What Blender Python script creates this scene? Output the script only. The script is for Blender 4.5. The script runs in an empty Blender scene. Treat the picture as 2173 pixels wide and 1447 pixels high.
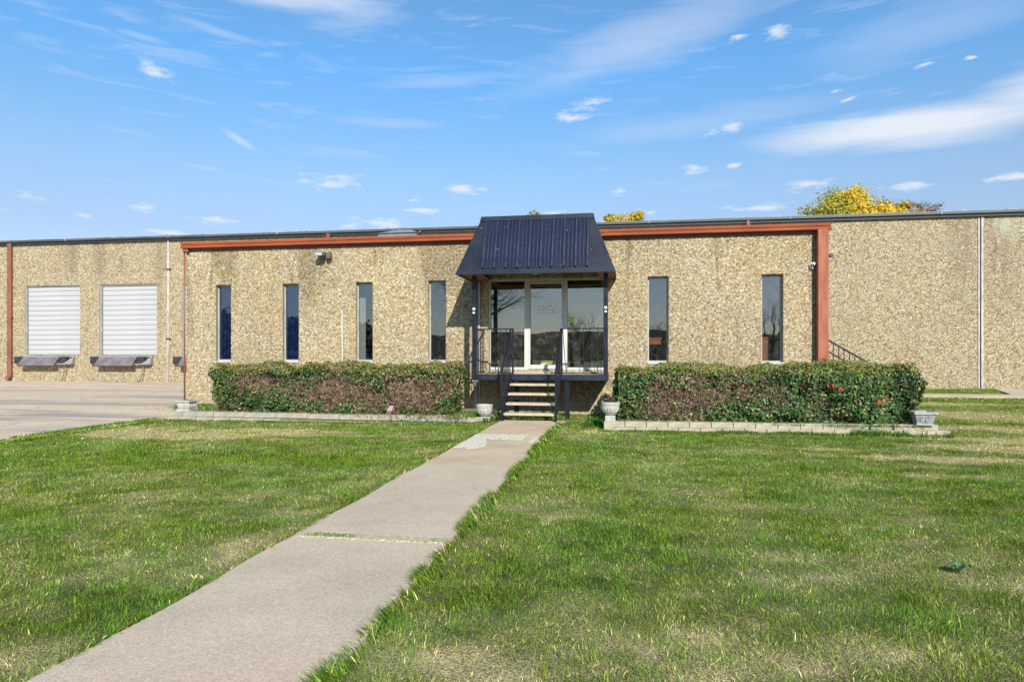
import bpy, bmesh, math, random
import numpy as np
from mathutils import Vector, Matrix

random.seed(7)
RNG = np.random.default_rng(11)
scene = bpy.context.scene
COL = scene.collection

# ------------------------------------------------------------------ camera
PHI = math.radians(9.554)
cam_data = bpy.data.cameras.new("camera")
cam = bpy.data.objects.new("camera", cam_data)
COL.objects.link(cam)
cam.location = (1.863, -16.348, 1.5)
cam.rotation_euler = (math.radians(90), 0, PHI)
cam_data.sensor_width = 36.0
cam_data.lens = 36.0 * 1397 / 2173
cam_data.shift_y = 25.5 / 2173
cam_data.clip_start = 0.05
cam_data.clip_end = 3000
scene.camera = cam

# ------------------------------------------------------------------ world, sun, exposure
SUN_TO = Vector((0.40, -1.0, 0.665)).normalized()
SUN_EL = math.asin(SUN_TO.z)
SUN_AZ = math.atan2(SUN_TO.x, SUN_TO.y)
sun_data = bpy.data.lights.new("sun", 'SUN')
sun_data.energy = 4.6
sun_data.angle = math.radians(0.5)
sun_data.color = (1.0, 0.955, 0.88)
sun = bpy.data.objects.new("sun", sun_data)
COL.objects.link(sun)
sun.rotation_euler = SUN_TO.to_track_quat('Z', 'Y').to_euler()

scene.view_settings.view_transform = 'Standard'
scene.view_settings.look = 'None'
scene.view_settings.gamma = 1.0
scene.view_settings.use_curve_mapping = False
scene.view_settings.exposure = 0.35
scene.render.engine = 'CYCLES'
scene.cycles.max_bounces = 6
scene.cycles.transparent_max_bounces = 12


class NT:
    """small helper to write node graphs"""
    def __init__(self, tree):
        self.t = tree
        self.t.nodes.clear()

    def n(self, kind, ins=None, **props):
        nd = self.t.nodes.new(kind)
        for k, v in props.items():
            setattr(nd, k, v)
        if ins:
            for k, v in ins.items():
                s = nd.inputs[k]
                if isinstance(v, bpy.types.NodeSocket):
                    self.t.links.new(v, s)
                elif isinstance(v, bpy.types.Node):
                    self.t.links.new(v.outputs[0], s)
                else:
                    s.default_value = v
        return nd

    def math(self, op, a, b=0.0, c=0.0, clamp=False):
        return self.n('ShaderNodeMath', {0: a, 1: b, 2: c}, operation=op, use_clamp=clamp).outputs[0]

    def mix(self, f, a, b, mode='MIX'):
        nd = self.t.nodes.new('ShaderNodeMix')
        nd.data_type = 'RGBA'
        nd.blend_type = mode
        for idx, v in ((0, f), (6, a), (7, b)):
            s = nd.inputs[idx]
            if isinstance(v, bpy.types.NodeSocket):
                self.t.links.new(v, s)
            else:
                s.default_value = v if not (idx > 0 and len(v) == 3) else (*v, 1)
        return nd.outputs[2]

    def ramp(self, fac, stops, interp='LINEAR'):
        nd = self.n('ShaderNodeValToRGB', {0: fac})
        cr = nd.color_ramp
        cr.interpolation = interp
        while len(cr.elements) > 1:
            cr.elements.remove(cr.elements[-1])
        cr.elements[0].position = stops[0][0]
        cr.elements[0].color = (*stops[0][1], 1) if len(stops[0][1]) == 3 else stops[0][1]
        for p, c in stops[1:]:
            e = cr.elements.new(p)
            e.color = (*c, 1) if len(c) == 3 else c
        return nd.outputs[0]

    def smooth(self, v, lo, hi, a=0.0, b=1.0):
        return self.n('ShaderNodeMapRange', {0: v, 1: lo, 2: hi, 3: a, 4: b}, interpolation_type='SMOOTHSTEP').outputs[0]


world = bpy.data.worlds.new("World")
scene.world = world
world.use_nodes = True
w = NT(world.node_tree)
SKY_STRENGTH = 0.10
sky = w.n('ShaderNodeTexSky', sky_type='NISHITA', sun_disc=False, sun_elevation=SUN_EL,
          sun_rotation=SUN_AZ, altitude=200.0, air_density=1.0, dust_density=0.35, ozone_density=2.2)
tc = w.n('ShaderNodeTexCoord')
sep = w.n('ShaderNodeSeparateXYZ', {0: tc.outputs['Generated']})
RAD = 180 / math.pi
az = w.math('MULTIPLY', w.math('ARCTAN2', sep.outputs[0], sep.outputs[1]), RAD)
el = w.math('MULTIPLY', w.math('ARCSINE', sep.outputs[2]), RAD)
ae = w.n('ShaderNodeCombineXYZ', {0: az, 1: el, 2: 0.0}).outputs[0]
# fine turbulence used to break up every cloud
puff_uv = w.n('ShaderNodeMapping', {0: ae, 3: (0.42, 1.5, 1.0)}).outputs[0]
puff = w.n('ShaderNodeTexNoise', {'Vector': puff_uv, 'Scale': 1.25, 'Detail': 7.0, 'Roughness': 0.62}).outputs[0]
wisp_uv = w.n('ShaderNodeMapping', {0: ae, 2: (0, 0, math.radians(-8)), 3: (0.12, 0.75, 1.0)}).outputs[0]
wisp = w.n('ShaderNodeTexNoise', {'Vector': wisp_uv, 'Scale': 0.9, 'Detail': 7.0, 'Roughness': 0.52, 'Distortion': 0.7}).outputs[0]


def blob(a0, e0, ra, re, rot=0.0):
    m = w.n('ShaderNodeMapping', {0: ae, 1: (a0, e0, 0), 2: (0, 0, math.radians(rot)), 3: (ra, re, 1)}, vector_type='TEXTURE').outputs[0]
    ln = w.n('ShaderNodeVectorMath', {0: m}, operation='LENGTH').outputs['Value']
    return w.math('SUBTRACT', 1.0, ln)


def fold(vals, op='MAXIMUM'):
    r = vals[0]
    for v in vals[1:]:
        r = w.math(op, r, v)
    return r


def azel(px, py):
    u = (px - 1086.5) / 1397
    v = (749 - py) / 1397
    s_, c_ = math.sin(PHI), math.cos(PHI)
    x = -s_ + c_ * u
    y = c_ + s_ * u
    return math.degrees(math.atan2(x, y)), math.degrees(math.atan2(v, math.hypot(x, y)))


# cumulus scraps: bearing and height above the horizon in degrees, half widths
cumulus = [(-38.0, 20.6, 1.6, .62, -4), (-24.9, 14.0, 3.6, .75, 2), (-13.7, 13.9, 2.9, .42, -2), (-18.2, 12.9, .9, .2, 0),
           (-45.8, 10.9, 1.6, .35, 0), (-38.9, 10.9, 1.7, .4, 0), (-34.0, 10.4, 2.5, .4, 0), (-28.0, 9.4, 2.5, .3, 0),
           (-17.0, 12.1, 2.0, .35, 0), (-21.5, 10.9, 3.4, .65, 0), (-24.5, 9.3, 2.8, .3, 0), (-37.0, 9.2, 2.2, .3, 0),
           (-48.0, 9.8, 2.2, .3, 0), (-42.5, 9.9, 1.2, .3, 0), (12.5, 24.3, 1.5, .45, 0), (9.5, 24.4, 1.0, .25, 0),
           (-2.9, 20.6, 2.4, .5, 8), (-4.4, 19.6, 2.2, .35, 0), (7.3, 17.8, 1.0, .35, 0), (9.1, 18.0, 1.5, .4, 4),
           (6.0, 15.1, 1.8, .45, 4), (9.1, 15.1, .8, .25, 0), (-.2, 13.6, 1.5, .35, 0), (14.4, 13.1, 2.6, .55, 0),
           (11.0, 11.7, 3.4, .45, 0), (21.3, 12.2, 2.3, .45, 0), (27.9, 12.0, 2.4, .4, 0), (2.3, 11.8, 1.2, .25, 0),
           (17.5, 18.9, .8, .2, 8), (22.5, 20.4, 1.0, .2, 0), (25.3, 20.2, .5, .2, 0), (16.6, 19.6, .6, .2, 0),
           (31.0, 12.8, 2.2, .3, 0), (-5.8, 11.9, 1.6, .3, 0)]
cu = fold([blob(c[0], c[1], c[2] * 1.2, c[3] * 1.45, c[4]) for c in cumulus])
cu = w.math('ADD', cu, w.math('MULTIPLY', w.math('SUBTRACT', puff, 0.52), 2.6))
cu_mask = w.math('MULTIPLY', w.smooth(cu, 0.02, 1.15), 0.86)
# broad veils of cirrus
veils = [(blob(21.5, 16.3, 16.5, 2.3, -1), 1.05), (blob(31.0, 17.6, 11.0, 2.4, 6), .9), (blob(-29.5, 28.0, 14.0, 3.0, -6), .75),
         (blob(2.0, 25.0, 19.0, 3.4, 13), .42), (blob(-16.0, 22.2, 11.0, 1.0, 6), .28), (blob(-4, 22.8, 12.0, 2.0, 12), .35),
         (blob(-33.5, 24.0, 6.5, .6, -7), .34), (blob(-39.0, 22.7, 3.0, .4, -4), .34), (blob(-36.0, 21.6, 8.0, .4, -3), .22),
         (blob(-20.0, 18.9, 9.0, .9, 2), .3), (blob(-32.0, 16.6, 2.6, .5, -28), .5), (blob(-24.0, 16.4, 10, 1.0, -3), .25),
         (blob(5.0, 18.5, 22.0, 2.4, 3), .28), (blob(-50, 20.5, 3.0, 1.6, 20), .4), (blob(-34.5, 14.3, 4.0, .35, -4), .35),
         (blob(22.0, 22.5, 16.0, 3.6, 6), .26), (blob(-41.0, 12.6, 6.0, .3, -2), .35)]
vs = []
for b, amp in veils:
    t_ = w.math('ADD', b, w.math('MULTIPLY', w.math('SUBTRACT', wisp, 0.5), .9))
    vs.append(w.math('MULTIPLY', w.smooth(t_, -0.05, 1.05), amp))
veil = fold(vs)
streak_uv = w.n('ShaderNodeMapping', {0: ae, 2: (0, 0, math.radians(-11)), 3: (0.07, 0.55, 1.0)}).outputs[0]
streaks = w.n('ShaderNodeTexNoise', {'Vector': streak_uv, 'Scale': 1.7, 'Detail': 9.0, 'Roughness': 0.6, 'Distortion': 0.9}).outputs[0]
film = w.math('ADD', w.math('MULTIPLY', w.smooth(wisp, 0.35, 0.9), 0.16), w.math('MULTIPLY', w.smooth(streaks, 0.44, 0.78), 0.30))
# the same thin weather all round, low on the horizon
low = w.math('ADD', w.math('MULTIPLY', w.smooth(el, 24.0, 6.0), 0.16), 0.08)
cloud = w.math('MAXIMUM', cu_mask, w.math('MAXIMUM', veil, w.math('MAXIMUM', film, low)))
cloud = w.math('MINIMUM', cloud, 0.93)
tcol = w.ramp(w.math('DIVIDE', el, 60.0, clamp=True), [(.10, (.62, .66, .74)), (.16, (.60, .65, .74)), (.24, (.62, .83, .90)), (.38, (.44, 1.0, 1.24)), (.6, (.44, .92, 1.1)), (1.0, (.45, .80, .95))])
tint = w.mix(1.0, w.mix(1.0, sky.outputs[0], (1.32, 1.34, 1.36), 'MULTIPLY'), tcol, 'MULTIPLY')
skycol = w.mix(cloud, tint, (6.6, 6.95, 7.6))
bg = w.n('ShaderNodeBackground', {0: skycol, 1: SKY_STRENGTH})
w.n('ShaderNodeOutputWorld', {0: bg})

# ------------------------------------------------------------------ materials
MATS = {}


def new_mat(name):
    m = bpy.data.materials.new(name)
    m.use_nodes = True
    return m, NT(m.node_tree)


def simple(name, c1, c2=None, rough=0.6, metal=0.0, scale=4.0, detail=6.0, bump=0.0, bscale=None, stretch=(1, 1, 1),
           lo=0.35, hi=0.65, specks=None, spec=0.5, bdist=0.01):
    if name in MATS:
        return MATS[name]
    m, t = new_mat(name)
    tcn = t.n('ShaderNodeTexCoord')
    mp = t.n('ShaderNodeMapping', {0: tcn.outputs['Object'], 3: stretch}).outputs[0]
    nz = t.n('ShaderNodeTexNoise', {'Vector': mp, 'Scale': scale, 'Detail': detail, 'Roughness': 0.6}).outputs[0]
    f = t.smooth(nz, lo, hi)
    col = t.mix(f, c1, c2 if c2 else c1)
    if specks:
        sc_, th, sc_col = specks
        v = t.n('ShaderNodeTexNoise', {'Vector': tcn.outputs['Object'], 'Scale': sc_, 'Detail': 3.0}).outputs[0]
        col = t.mix(t.smooth(v, th, th + 0.03), col, sc_col)
    p = t.n('ShaderNodeBsdfPrincipled', {'Base Color': col, 'Roughness': rough, 'Metallic': metal, 'Specular IOR Level': spec})
    if bump:
        b2 = t.n('ShaderNodeTexNoise', {'Vector': mp, 'Scale': bscale or scale * 6, 'Detail': 5.0}).outputs[0]
        bn = t.n('ShaderNodeBump', {'Height': b2, 'Strength': bump, 'Distance': bdist})
        t.t.links.new(bn.outputs[0], p.inputs['Normal'])
    t.n('ShaderNodeOutputMaterial', {0: p})
    MATS[name] = m
    return m


def aggregate_far(name):
    """exposed pebble concrete of the warehouse, seen from 30 m: colour and relief of every pebble"""
    m, t = new_mat(name)
    tcn = t.n('ShaderNodeTexCoord')
    ob = t.n('ShaderNodeNewGeometry').outputs['Position']
    wob = t.n('ShaderNodeTexNoise', {'Vector': ob, 'Scale': 9.0, 'Detail': 2.0})
    vv = t.n('ShaderNodeVectorMath', {0: ob, 1: t.n('ShaderNodeVectorMath', {0: wob.outputs[1], 3: 0.05}, operation='SCALE').outputs[0]}, operation='ADD').outputs[0]
    vo = t.n('ShaderNodeTexVoronoi', {'Vector': vv, 'Scale': 19.0, 'Randomness': 1.0})
    rnd = t.n('ShaderNodeSeparateColor', {0: vo.outputs['Color']}).outputs[0]
    stone = t.ramp(rnd, [(0.0, (.16, .105, .05)), (.15, (.34, .245, .12)), (.4, (.42, .335, .195)), (.7, (.48, .41, .255)), (1.0, (.60, .55, .41))])
    mort_shade = t.smooth(vo.outputs['Distance'], 0.45, 0.75, 0, .8)
    col = t.mix(mort_shade, stone, (.20, .15, .09))  # mortar tone that also carries the shadow between pebbles
    big = t.n('ShaderNodeTexNoise', {'Vector': ob, 'Scale': 0.55, 'Detail': 4.0, 'Roughness': .65}).outputs[0]
    col = t.mix(t.smooth(big, .45, .75, 0, .35), col, (.36, .29, .21))
    # dirt streaks running down from the roof edge above the docks and beside the joints
    sx = t.n('ShaderNodeSeparateXYZ', {0: ob})
    X, Z = sx.outputs[0], sx.outputs[2]
    sn = t.n('ShaderNodeTexNoise', {'Vector': t.n('ShaderNodeMapping', {0: ob, 3: (2.6, 1, .22)}).outputs[0], 'Scale': 1.6, 'Detail': 5.0, 'Roughness': .7}).outputs[0]
    tot = None
    for x0, wd, z0, z1, amp in ((-26.8, .55, 4.9, 6.0, .75), (-25.1, .6, 4.6, 6.0, .7), (-23.9, .5, 5.0, 6.4, .35), (-21.6, .5, 2.0, 6.0, .45), (16.0, .9, 1.4, 6.5, .5), (17.4, 1.2, 1.4, 6.0, .45)):
        gx = t.math('SUBTRACT', 1.0, t.math('DIVIDE', t.math('ABSOLUTE', t.math('SUBTRACT', X, x0)), wd), clamp=True)
        g = t.math('MULTIPLY', t.math('MULTIPLY', gx, t.smooth(Z, z0, z1)), amp)
        tot = g if tot is None else t.math('MAXIMUM', tot, g)
    tot = t.math('MULTIPLY', tot, t.smooth(sn, .3, .6))
    col = t.mix(tot, col, (.16, .125, .10))
    # pale lichen bloom high on the right-hand panel
    bl = t.math('MULTIPLY', t.math('MULTIPLY', t.smooth(X, 16.9, 17.4), t.smooth(Z, 5.9, 6.9)), t.smooth(sn, .35, .6, 0, .5))
    col = t.mix(bl, col, (.55, .62, .42))
    p = t.n('ShaderNodeBsdfPrincipled', {'Base Color': col, 'Roughness': .85, 'Specular IOR Level': .2})
    h = t.math('ADD', t.math('SUBTRACT', 1.0, vo.outputs['Distance']), t.math('MULTIPLY', rnd, .5))
    bn = t.n('ShaderNodeBump', {'Height': h, 'Strength': .8, 'Distance': 0.03})
    t.t.links.new(bn.outputs[0], p.inputs['Normal'])
    t.n('ShaderNodeOutputMaterial', {0: p})
    return m


def vcol_mat(name, rough=.8, spec=.3, noise=0.0, nscale=30.0, bump=0.0, bscale=60.0, trans=0.0, bdist=.01):
    m, t = new_mat(name)
    a = t.n('ShaderNodeAttribute', attribute_name='Col')
    col = a.outputs['Color']
    tcn = t.n('ShaderNodeTexCoord')
    if noise:
        nz = t.n('ShaderNodeTexNoise', {'Vector': tcn.outputs['Object'], 'Scale': nscale, 'Detail': 5.0, 'Roughness': .7}).outputs[0]
        k = t.smooth(nz, .3, .7, 1 - noise, 1 + noise)
        kc = t.n('ShaderNodeCombineColor', {0: k, 1: k, 2: k}).outputs[0]
        col = t.mix(1.0, col, kc, 'MULTIPLY')
    p = t.n('ShaderNodeBsdfPrincipled', {'Base Color': col, 'Roughness': rough, 'Specular IOR Level': spec})
    if bump:
        b2 = t.n('ShaderNodeTexNoise', {'Vector': tcn.outputs['Object'], 'Scale': bscale, 'Detail': 4.0}).outputs[0]
        bn = t.n('ShaderNodeBump', {'Height': b2, 'Strength': bump, 'Distance': bdist})
        t.t.links.new(bn.outputs[0], p.inputs['Normal'])
    out = p.outputs[0]
    if trans:
        tr = t.n('ShaderNodeBsdfTranslucent', {0: t.mix(1.0, col, (1.25, 1.25, .7), 'MULTIPLY')})
        out = t.n('ShaderNodeMixShader', {0: trans, 1: p.outputs[0], 2: tr.outputs[0]}).outputs[0]
    t.n('ShaderNodeOutputMaterial', {0: out})
    return m


def glass(name, tint_, refl, rc=(.95, .97, 1.0), dirt=.04, film=None):
    m, t = new_mat(name)
    tcn = t.n('ShaderNodeTexCoord')
    nz = t.n('ShaderNodeTexNoise', {'Vector': tcn.outputs['Object'], 'Scale': .7, 'Detail': 2.0}).outputs[0]
    bn = t.n('ShaderNodeBump', {'Height': nz, 'Strength': .25, 'Distance': .01})
    fr = t.n('ShaderNodeFresnel', {'IOR': 1.5, 'Normal': bn})
    f = t.math('ADD', refl, fr.outputs[0], clamp=True)
    tr = t.n('ShaderNodeBsdfTransparent', {0: (*tint_, 1)})
    gl = t.n('ShaderNodeBsdfGlossy', {'Color': (*rc, 1), 'Roughness': .01, 'Normal': bn})
    mx = t.n('ShaderNodeMixShader', {0: f, 1: tr.outputs[0], 2: gl.outputs[0]})
    df = t.n('ShaderNodeBsdfDiffuse', {0: (.5, .5, .42, 1)})
    dn = t.n('ShaderNodeTexNoise', {'Vector': tcn.outputs['Object'], 'Scale': 7.0, 'Detail': 8.0, 'Roughness': .8}).outputs[0]
    mx2 = t.n('ShaderNodeMixShader', {0: t.smooth(dn, .45, .8, 0.0, dirt * 3), 1: mx.outputs[0], 2: df.outputs[0]})
    if film:
        fd2 = t.n('ShaderNodeBsdfDiffuse', {0: (*film, 1)})
        mx2 = t.n('ShaderNodeMixShader', {0: .5, 1: mx2.outputs[0], 2: fd2.outputs[0]})
    t.n('ShaderNodeOutputMaterial', {0: mx2})
    return m


RUST = simple('painted_rust_red', (.34, .080, .026), (.25, .062, .026), rough=.65, spec=.25, scale=3, stretch=(.4, 1, 1), bump=.15, bscale=30,
              specks=(26, .70, (.10, .06, .05)))
POSTRED = simple('faded_red_wood', (.30, .078, .036), (.38, .125, .065), rough=.7, scale=5, stretch=(1.5, 1, .3), bump=.25, bscale=40)
SOFFIT = simple('soffit_brown', (.30, .12, .055), (.22, .09, .045), rough=.7)
NAVY = simple('navy_black_metal', (.005, .008, .026), (.011, .016, .042), rough=.30, scale=2.2, bump=.08, bscale=8,
              specks=(22, .73, (.55, .55, .55)))
NAVYFLAT = simple('weathered_black_sheet', (.006, .009, .018), (.016, .020, .034), rough=.42, spec=.32, scale=2.0, bump=.1, bscale=8,
                  specks=(24, .73, (.45, .45, .48)))
IRON = simple('painted_black_iron', (.005, .007, .012), (.013, .015, .024), rough=.42, spec=.35, scale=7, specks=(30, .72, (.30, .30, .33)))
BEAM = simple('porch_beam_iron', (.006, .009, .020), (.022, .027, .045), rough=.42, spec=.4, scale=4, specks=(9, .72, (.25, .09, .05)))
ALU = simple('aged_aluminium', (.60, .59, .54), (.50, .49, .44), rough=.5, metal=.0, scale=5, stretch=(1, 1, .3))
ALU2 = simple('window_aluminium', (.42, .41, .36), (.33, .32, .28), rough=.45, scale=5)
SILL = simple('window_sill_paint', (.56, .55, .52), (.46, .45, .42), rough=.6)
TREAD = simple('tread_concrete', (.56, .47, .33), (.44, .36, .25), rough=.9, scale=14, bump=.5, bscale=80, specks=(40, .62, (.22, .17, .11)))
CONC = simple('landing_concrete', (.44, .37, .28), (.34, .27, .19), rough=.9, scale=3, bump=.4, bscale=60)
WHITE = simple('dock_door_white', (.47, .465, .455), (.42, .42, .42), rough=.45, scale=1.2, stretch=(.3, 1, 2))
STEEL = simple('leveler_steel', (.15, .115, .105), (.24, .22, .24), rough=.45, metal=.25, scale=2.0, stretch=(1, 1, .7), lo=.3, hi=.7)
STEELFR = simple('dock_frame_grey', (.21, .22, .21), (.30, .29, .27), rough=.6, scale=6)
RUBBER = simple('dock_bumper_rubber', (.018, .019, .024), (.04, .04, .044), rough=.8, scale=9)
PIPE = simple('rusty_pipe', (.20, .10, .07), (.30, .17, .12), rough=.7, scale=9)
DOWNP = simple('brown_downspout', (.27, .10, .055), (.21, .075, .04), rough=.5, scale=3, stretch=(1, 1, .4))
GUTTER = simple('gutter_grey', (.055, .066, .066), (.085, .095, .09), rough=.45, scale=2, stretch=(.3, 1, 1))
GUTDARK = simple('gutter_shade_dark', (.022, .024, .03), (.035, .035, .04), rough=.6)
EDGE = simple('roof_edge_metal', (.34, .36, .38), (.16, .17, .18), rough=.4, scale=2.5, stretch=(.6, 1, 1))
CAULK = simple('joint_caulk', (.56, .50, .45), (.40, .35, .31), rough=.8, scale=6, stretch=(1, 1, .4))
ROOFM = simple('gravel_roof', (.30, .28, .25), (.22, .20, .18), rough=.9, scale=8)
BLOCK = simple('edging_block', (.49, .425, .31), (.38, .325, .235), rough=.9, scale=6, bump=.4, bscale=60)
BLOCKG = simple('grey_edging_block', (.42, .385, .295), (.32, .29, .22), rough=.9, scale=6, bump=.4, bscale=60)
CAST = simple('cast_stone', (.48, .465, .40), (.31, .30, .255), rough=.85, scale=9, bump=.4, bscale=50, lo=.4, hi=.75)
CASTG = simple('cast_stone_grey', (.38, .385, .37), (.24, .245, .235), rough=.85, scale=11, bump=.4, bscale=50, lo=.4, hi=.75)
POTBLACK = simple('plastic_liner', (.03, .03, .035), rough=.5)
PLASTIC = simple('white_plastic', (.78, .78, .78), rough=.35)
PVC = simple('pvc_pipe', (.62, .62, .60), rough=.4)
LAMPG = simple('lamp_housing', (.09, .08, .085), (.14, .125, .12), rough=.5)
LENS = simple('lamp_lens', (.40, .42, .42), (.33, .35, .35), rough=.25)
DARKLENS = simple('camera_lens', (.01, .01, .012), rough=.08)
YELLOW = simple('yellow_sticker', (.72, .72, .03), rough=.5)
PALEYEL = simple('pale_yellow_notice', (.70, .66, .25), rough=.6)
INK = simple('black_print', (.03, .03, .03), rough=.6)
LETTER = simple('white_vinyl', (.93, .94, .94), rough=.6)
WOODRED = simple('reddish_wood', (.62, .21, .08), (.52, .17, .065), rough=.45, scale=3, stretch=(1, 1, .2))
INWALL = simple('interior_wall_paint', (.50, .48, .28), (.44, .42, .24), rough=.8)
INDARK = simple('interior_dark_wall', (.10, .13, .22), (.08, .11, .18), rough=.8)
INFLOOR = simple('interior_floor', (.16, .14, .11), (.12, .105, .08), rough=.6)
INTRIM = simple('interior_green_trim', (.55, .60, .30), rough=.6)
BARK = simple('bark', (.12, .085, .06), (.19, .15, .11), rough=.9, scale=6, stretch=(1, 1, .3), bump=.6, bscale=25)
TWIG = simple('dry_twig', (.38, .26, .17), (.12, .07, .045), rough=.85, scale=9, lo=.42, hi=.58)
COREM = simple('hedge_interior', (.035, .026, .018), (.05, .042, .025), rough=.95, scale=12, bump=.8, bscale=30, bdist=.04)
SOIL = simple('bed_soil', (.20, .15, .095), (.30, .23, .14), rough=.95, scale=10, bump=.7, bscale=50)
LEAFM = vcol_mat('hedge_leaf', rough=.46, spec=.4, trans=.12)
TREELEAF = vcol_mat('tree_leaf', rough=.6, spec=.2, trans=.3)
GRASSM = vcol_mat('grass_blade', rough=.8, spec=.08, trans=.25)
STONEM = vcol_mat('pebble_wall', rough=.8, spec=.25, noise=.14, nscale=55, bump=.5, bscale=110, bdist=.006)
LAWNM = vcol_mat('turf', rough=1.0, spec=.0, noise=.75, nscale=75, bump=1.0, bscale=90, bdist=.03)
AGG = aggregate_far('warehouse_pebble_concrete')
GLASS = glass('window_glass', (.62, .66, .68), .16)
GLASSB = glass('blue_film_glass', (.22, .42, 1.0), .26, (.80, .88, 1.0), film=(.007, .018, .060))
GLASSD = glass('door_glass', (.60, .62, .50), .22, (.95, .95, .88), dirt=.07)


def concrete_walk(name, base, alt, pink, cracks=False):
    m, t = new_mat(name)
    g = t.n('ShaderNodeNewGeometry').outputs['Position']
    n1 = t.n('ShaderNodeTexNoise', {'Vector': g, 'Scale': 1.1, 'Detail': 6.0, 'Roughness': .65}).outputs[0]
    n2 = t.n('ShaderNodeTexNoise', {'Vector': g, 'Scale': 150.0, 'Detail': 3.0, 'Roughness': .7}).outputs[0]
    n3 = t.n('ShaderNodeTexNoise', {'Vector': t.n('ShaderNodeMapping', {0: g, 1: (5, 3, 0)}).outputs[0], 'Scale': .6, 'Detail': 4.0}).outputs[0]
    col = t.mix(t.smooth(n1, .35, .68), base, alt)
    col = t.mix(t.smooth(n3, .5, .72, 0, .6), col, pink)
    k = t.smooth(n2, .3, .7, .72, 1.22)
    col = t.mix(1.0, col, t.n('ShaderNodeCombineColor', {0: k, 1: k, 2: k}).outputs[0], 'MULTIPLY')
    st = t.n('ShaderNodeTexNoise', {'Vector': g, 'Scale': 7.0, 'Detail': 4.0, 'Roughness': .7}).outputs[0]
    col = t.mix(t.smooth(st, .66, .78, 0, .4), col, (.15, .13, .11))
    s2 = t.n('ShaderNodeTexNoise', {'Vector': g, 'Scale': 2.6, 'Detail': 9.0, 'Roughness': .72}).outputs[0]
    col = t.mix(t.smooth(s2, .52, .78, 0, .35), col, (.30, .255, .20))
    s3 = t.n('ShaderNodeTexNoise', {'Vector': g, 'Scale': 45.0, 'Detail': 5.0, 'Roughness': .8}).outputs[0]
    k3 = t.smooth(s3, .3, .7, .80, 1.16)
    col = t.mix(1.0, col, t.n('ShaderNodeCombineColor', {0: k3, 1: k3, 2: k3}).outputs[0], 'MULTIPLY')
    if cracks:
        ms = t.n('ShaderNodeMapping', {0: g, 2: (0, 0, .05), 3: (.09, .75, 1)}).outputs[0]
        s1 = t.n('ShaderNodeTexNoise', {'Vector': ms, 'Scale': 1.3, 'Detail': 7.0, 'Roughness': .7, 'Distortion': .5}).outputs[0]
        col = t.mix(t.smooth(s1, .48, .62, 0, .9), col, (.33, .28, .24))
        s4 = t.n('ShaderNodeTexNoise', {'Vector': g, 'Scale': 3.5, 'Detail': 6.0, 'Roughness': .75}).outputs[0]
        col = t.mix(t.smooth(s4, .62, .70, 0, .6), col, (.24, .18, .14))
        cr = t.n('ShaderNodeTexVoronoi', {'Vector': t.n('ShaderNodeMapping', {0: t.n('ShaderNodeVectorMath', {0: g, 1: t.n('ShaderNodeTexNoise', {'Vector': g, 'Scale': 1.2, 'Detail': 5.0}).outputs[1]}, operation='ADD').outputs[0], 3: (.25, .42, 1)}).outputs[0], 'Scale': 1.0}, feature='DISTANCE_TO_EDGE').outputs[0]
        col = t.mix(t.smooth(cr, .012, .0, 0, .55), col, (.16, .13, .11))
    p = t.n('ShaderNodeBsdfPrincipled', {'Base Color': col, 'Roughness': .92, 'Specular IOR Level': .25})
    bn = t.n('ShaderNodeBump', {'Height': n2, 'Strength': .5, 'Distance': .004})
    t.t.links.new(bn.outputs[0], p.inputs['Normal'])
    t.n('ShaderNodeOutputMaterial', {0: p})
    return m


WALKM = concrete_walk('walk_concrete', (.575, .465, .335), (.50, .40, .29), (.58, .435, .325))
WALKOLD = concrete_walk('old_walk_concrete', (.60, .475, .31), (.47, .365, .245), (.60, .42, .27))
YARDM = concrete_walk('yard_concrete', (.66, .53, .375), (.56, .455, .33), (.66, .46, .30), cracks=True)
PATCHM = simple('white_mortar_patch', (.80, .73, .57), (.62, .54, .40), rough=.95, scale=20, bump=1.0, bscale=70, bdist=.02)
JOINTM = simple('weedy_joint', (.40, .35, .20), (.62, .55, .38), rough=.95, scale=25, bump=1.0, bscale=60, bdist=.02)
ASPH = simple('asphalt', (.05, .05, .05), (.065, .063, .06), rough=.9, scale=20)
FIELDM = simple('far_field', (.10, .13, .045), (.17, .16, .07), rough=.95, scale=.12)


# ------------------------------------------------------------------ object helpers
def tag(o, label=None, cat=None, group=None, kind=None):
    for k, v in (('label', label), ('category', cat), ('group', group), ('kind', kind)):
        if v:
            o[k] = v
    return o


def thing(name, loc, label, cat, group=None, rz=0.0):
    o = bpy.data.objects.new(name, None)
    o.empty_display_size = .2
    COL.objects.link(o)
    o.location = loc
    o.rotation_euler = (0, 0, rz)
    return tag(o, label, cat, group)


def root_of(o):
    while o.parent:
        o = o.parent
    return o


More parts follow.
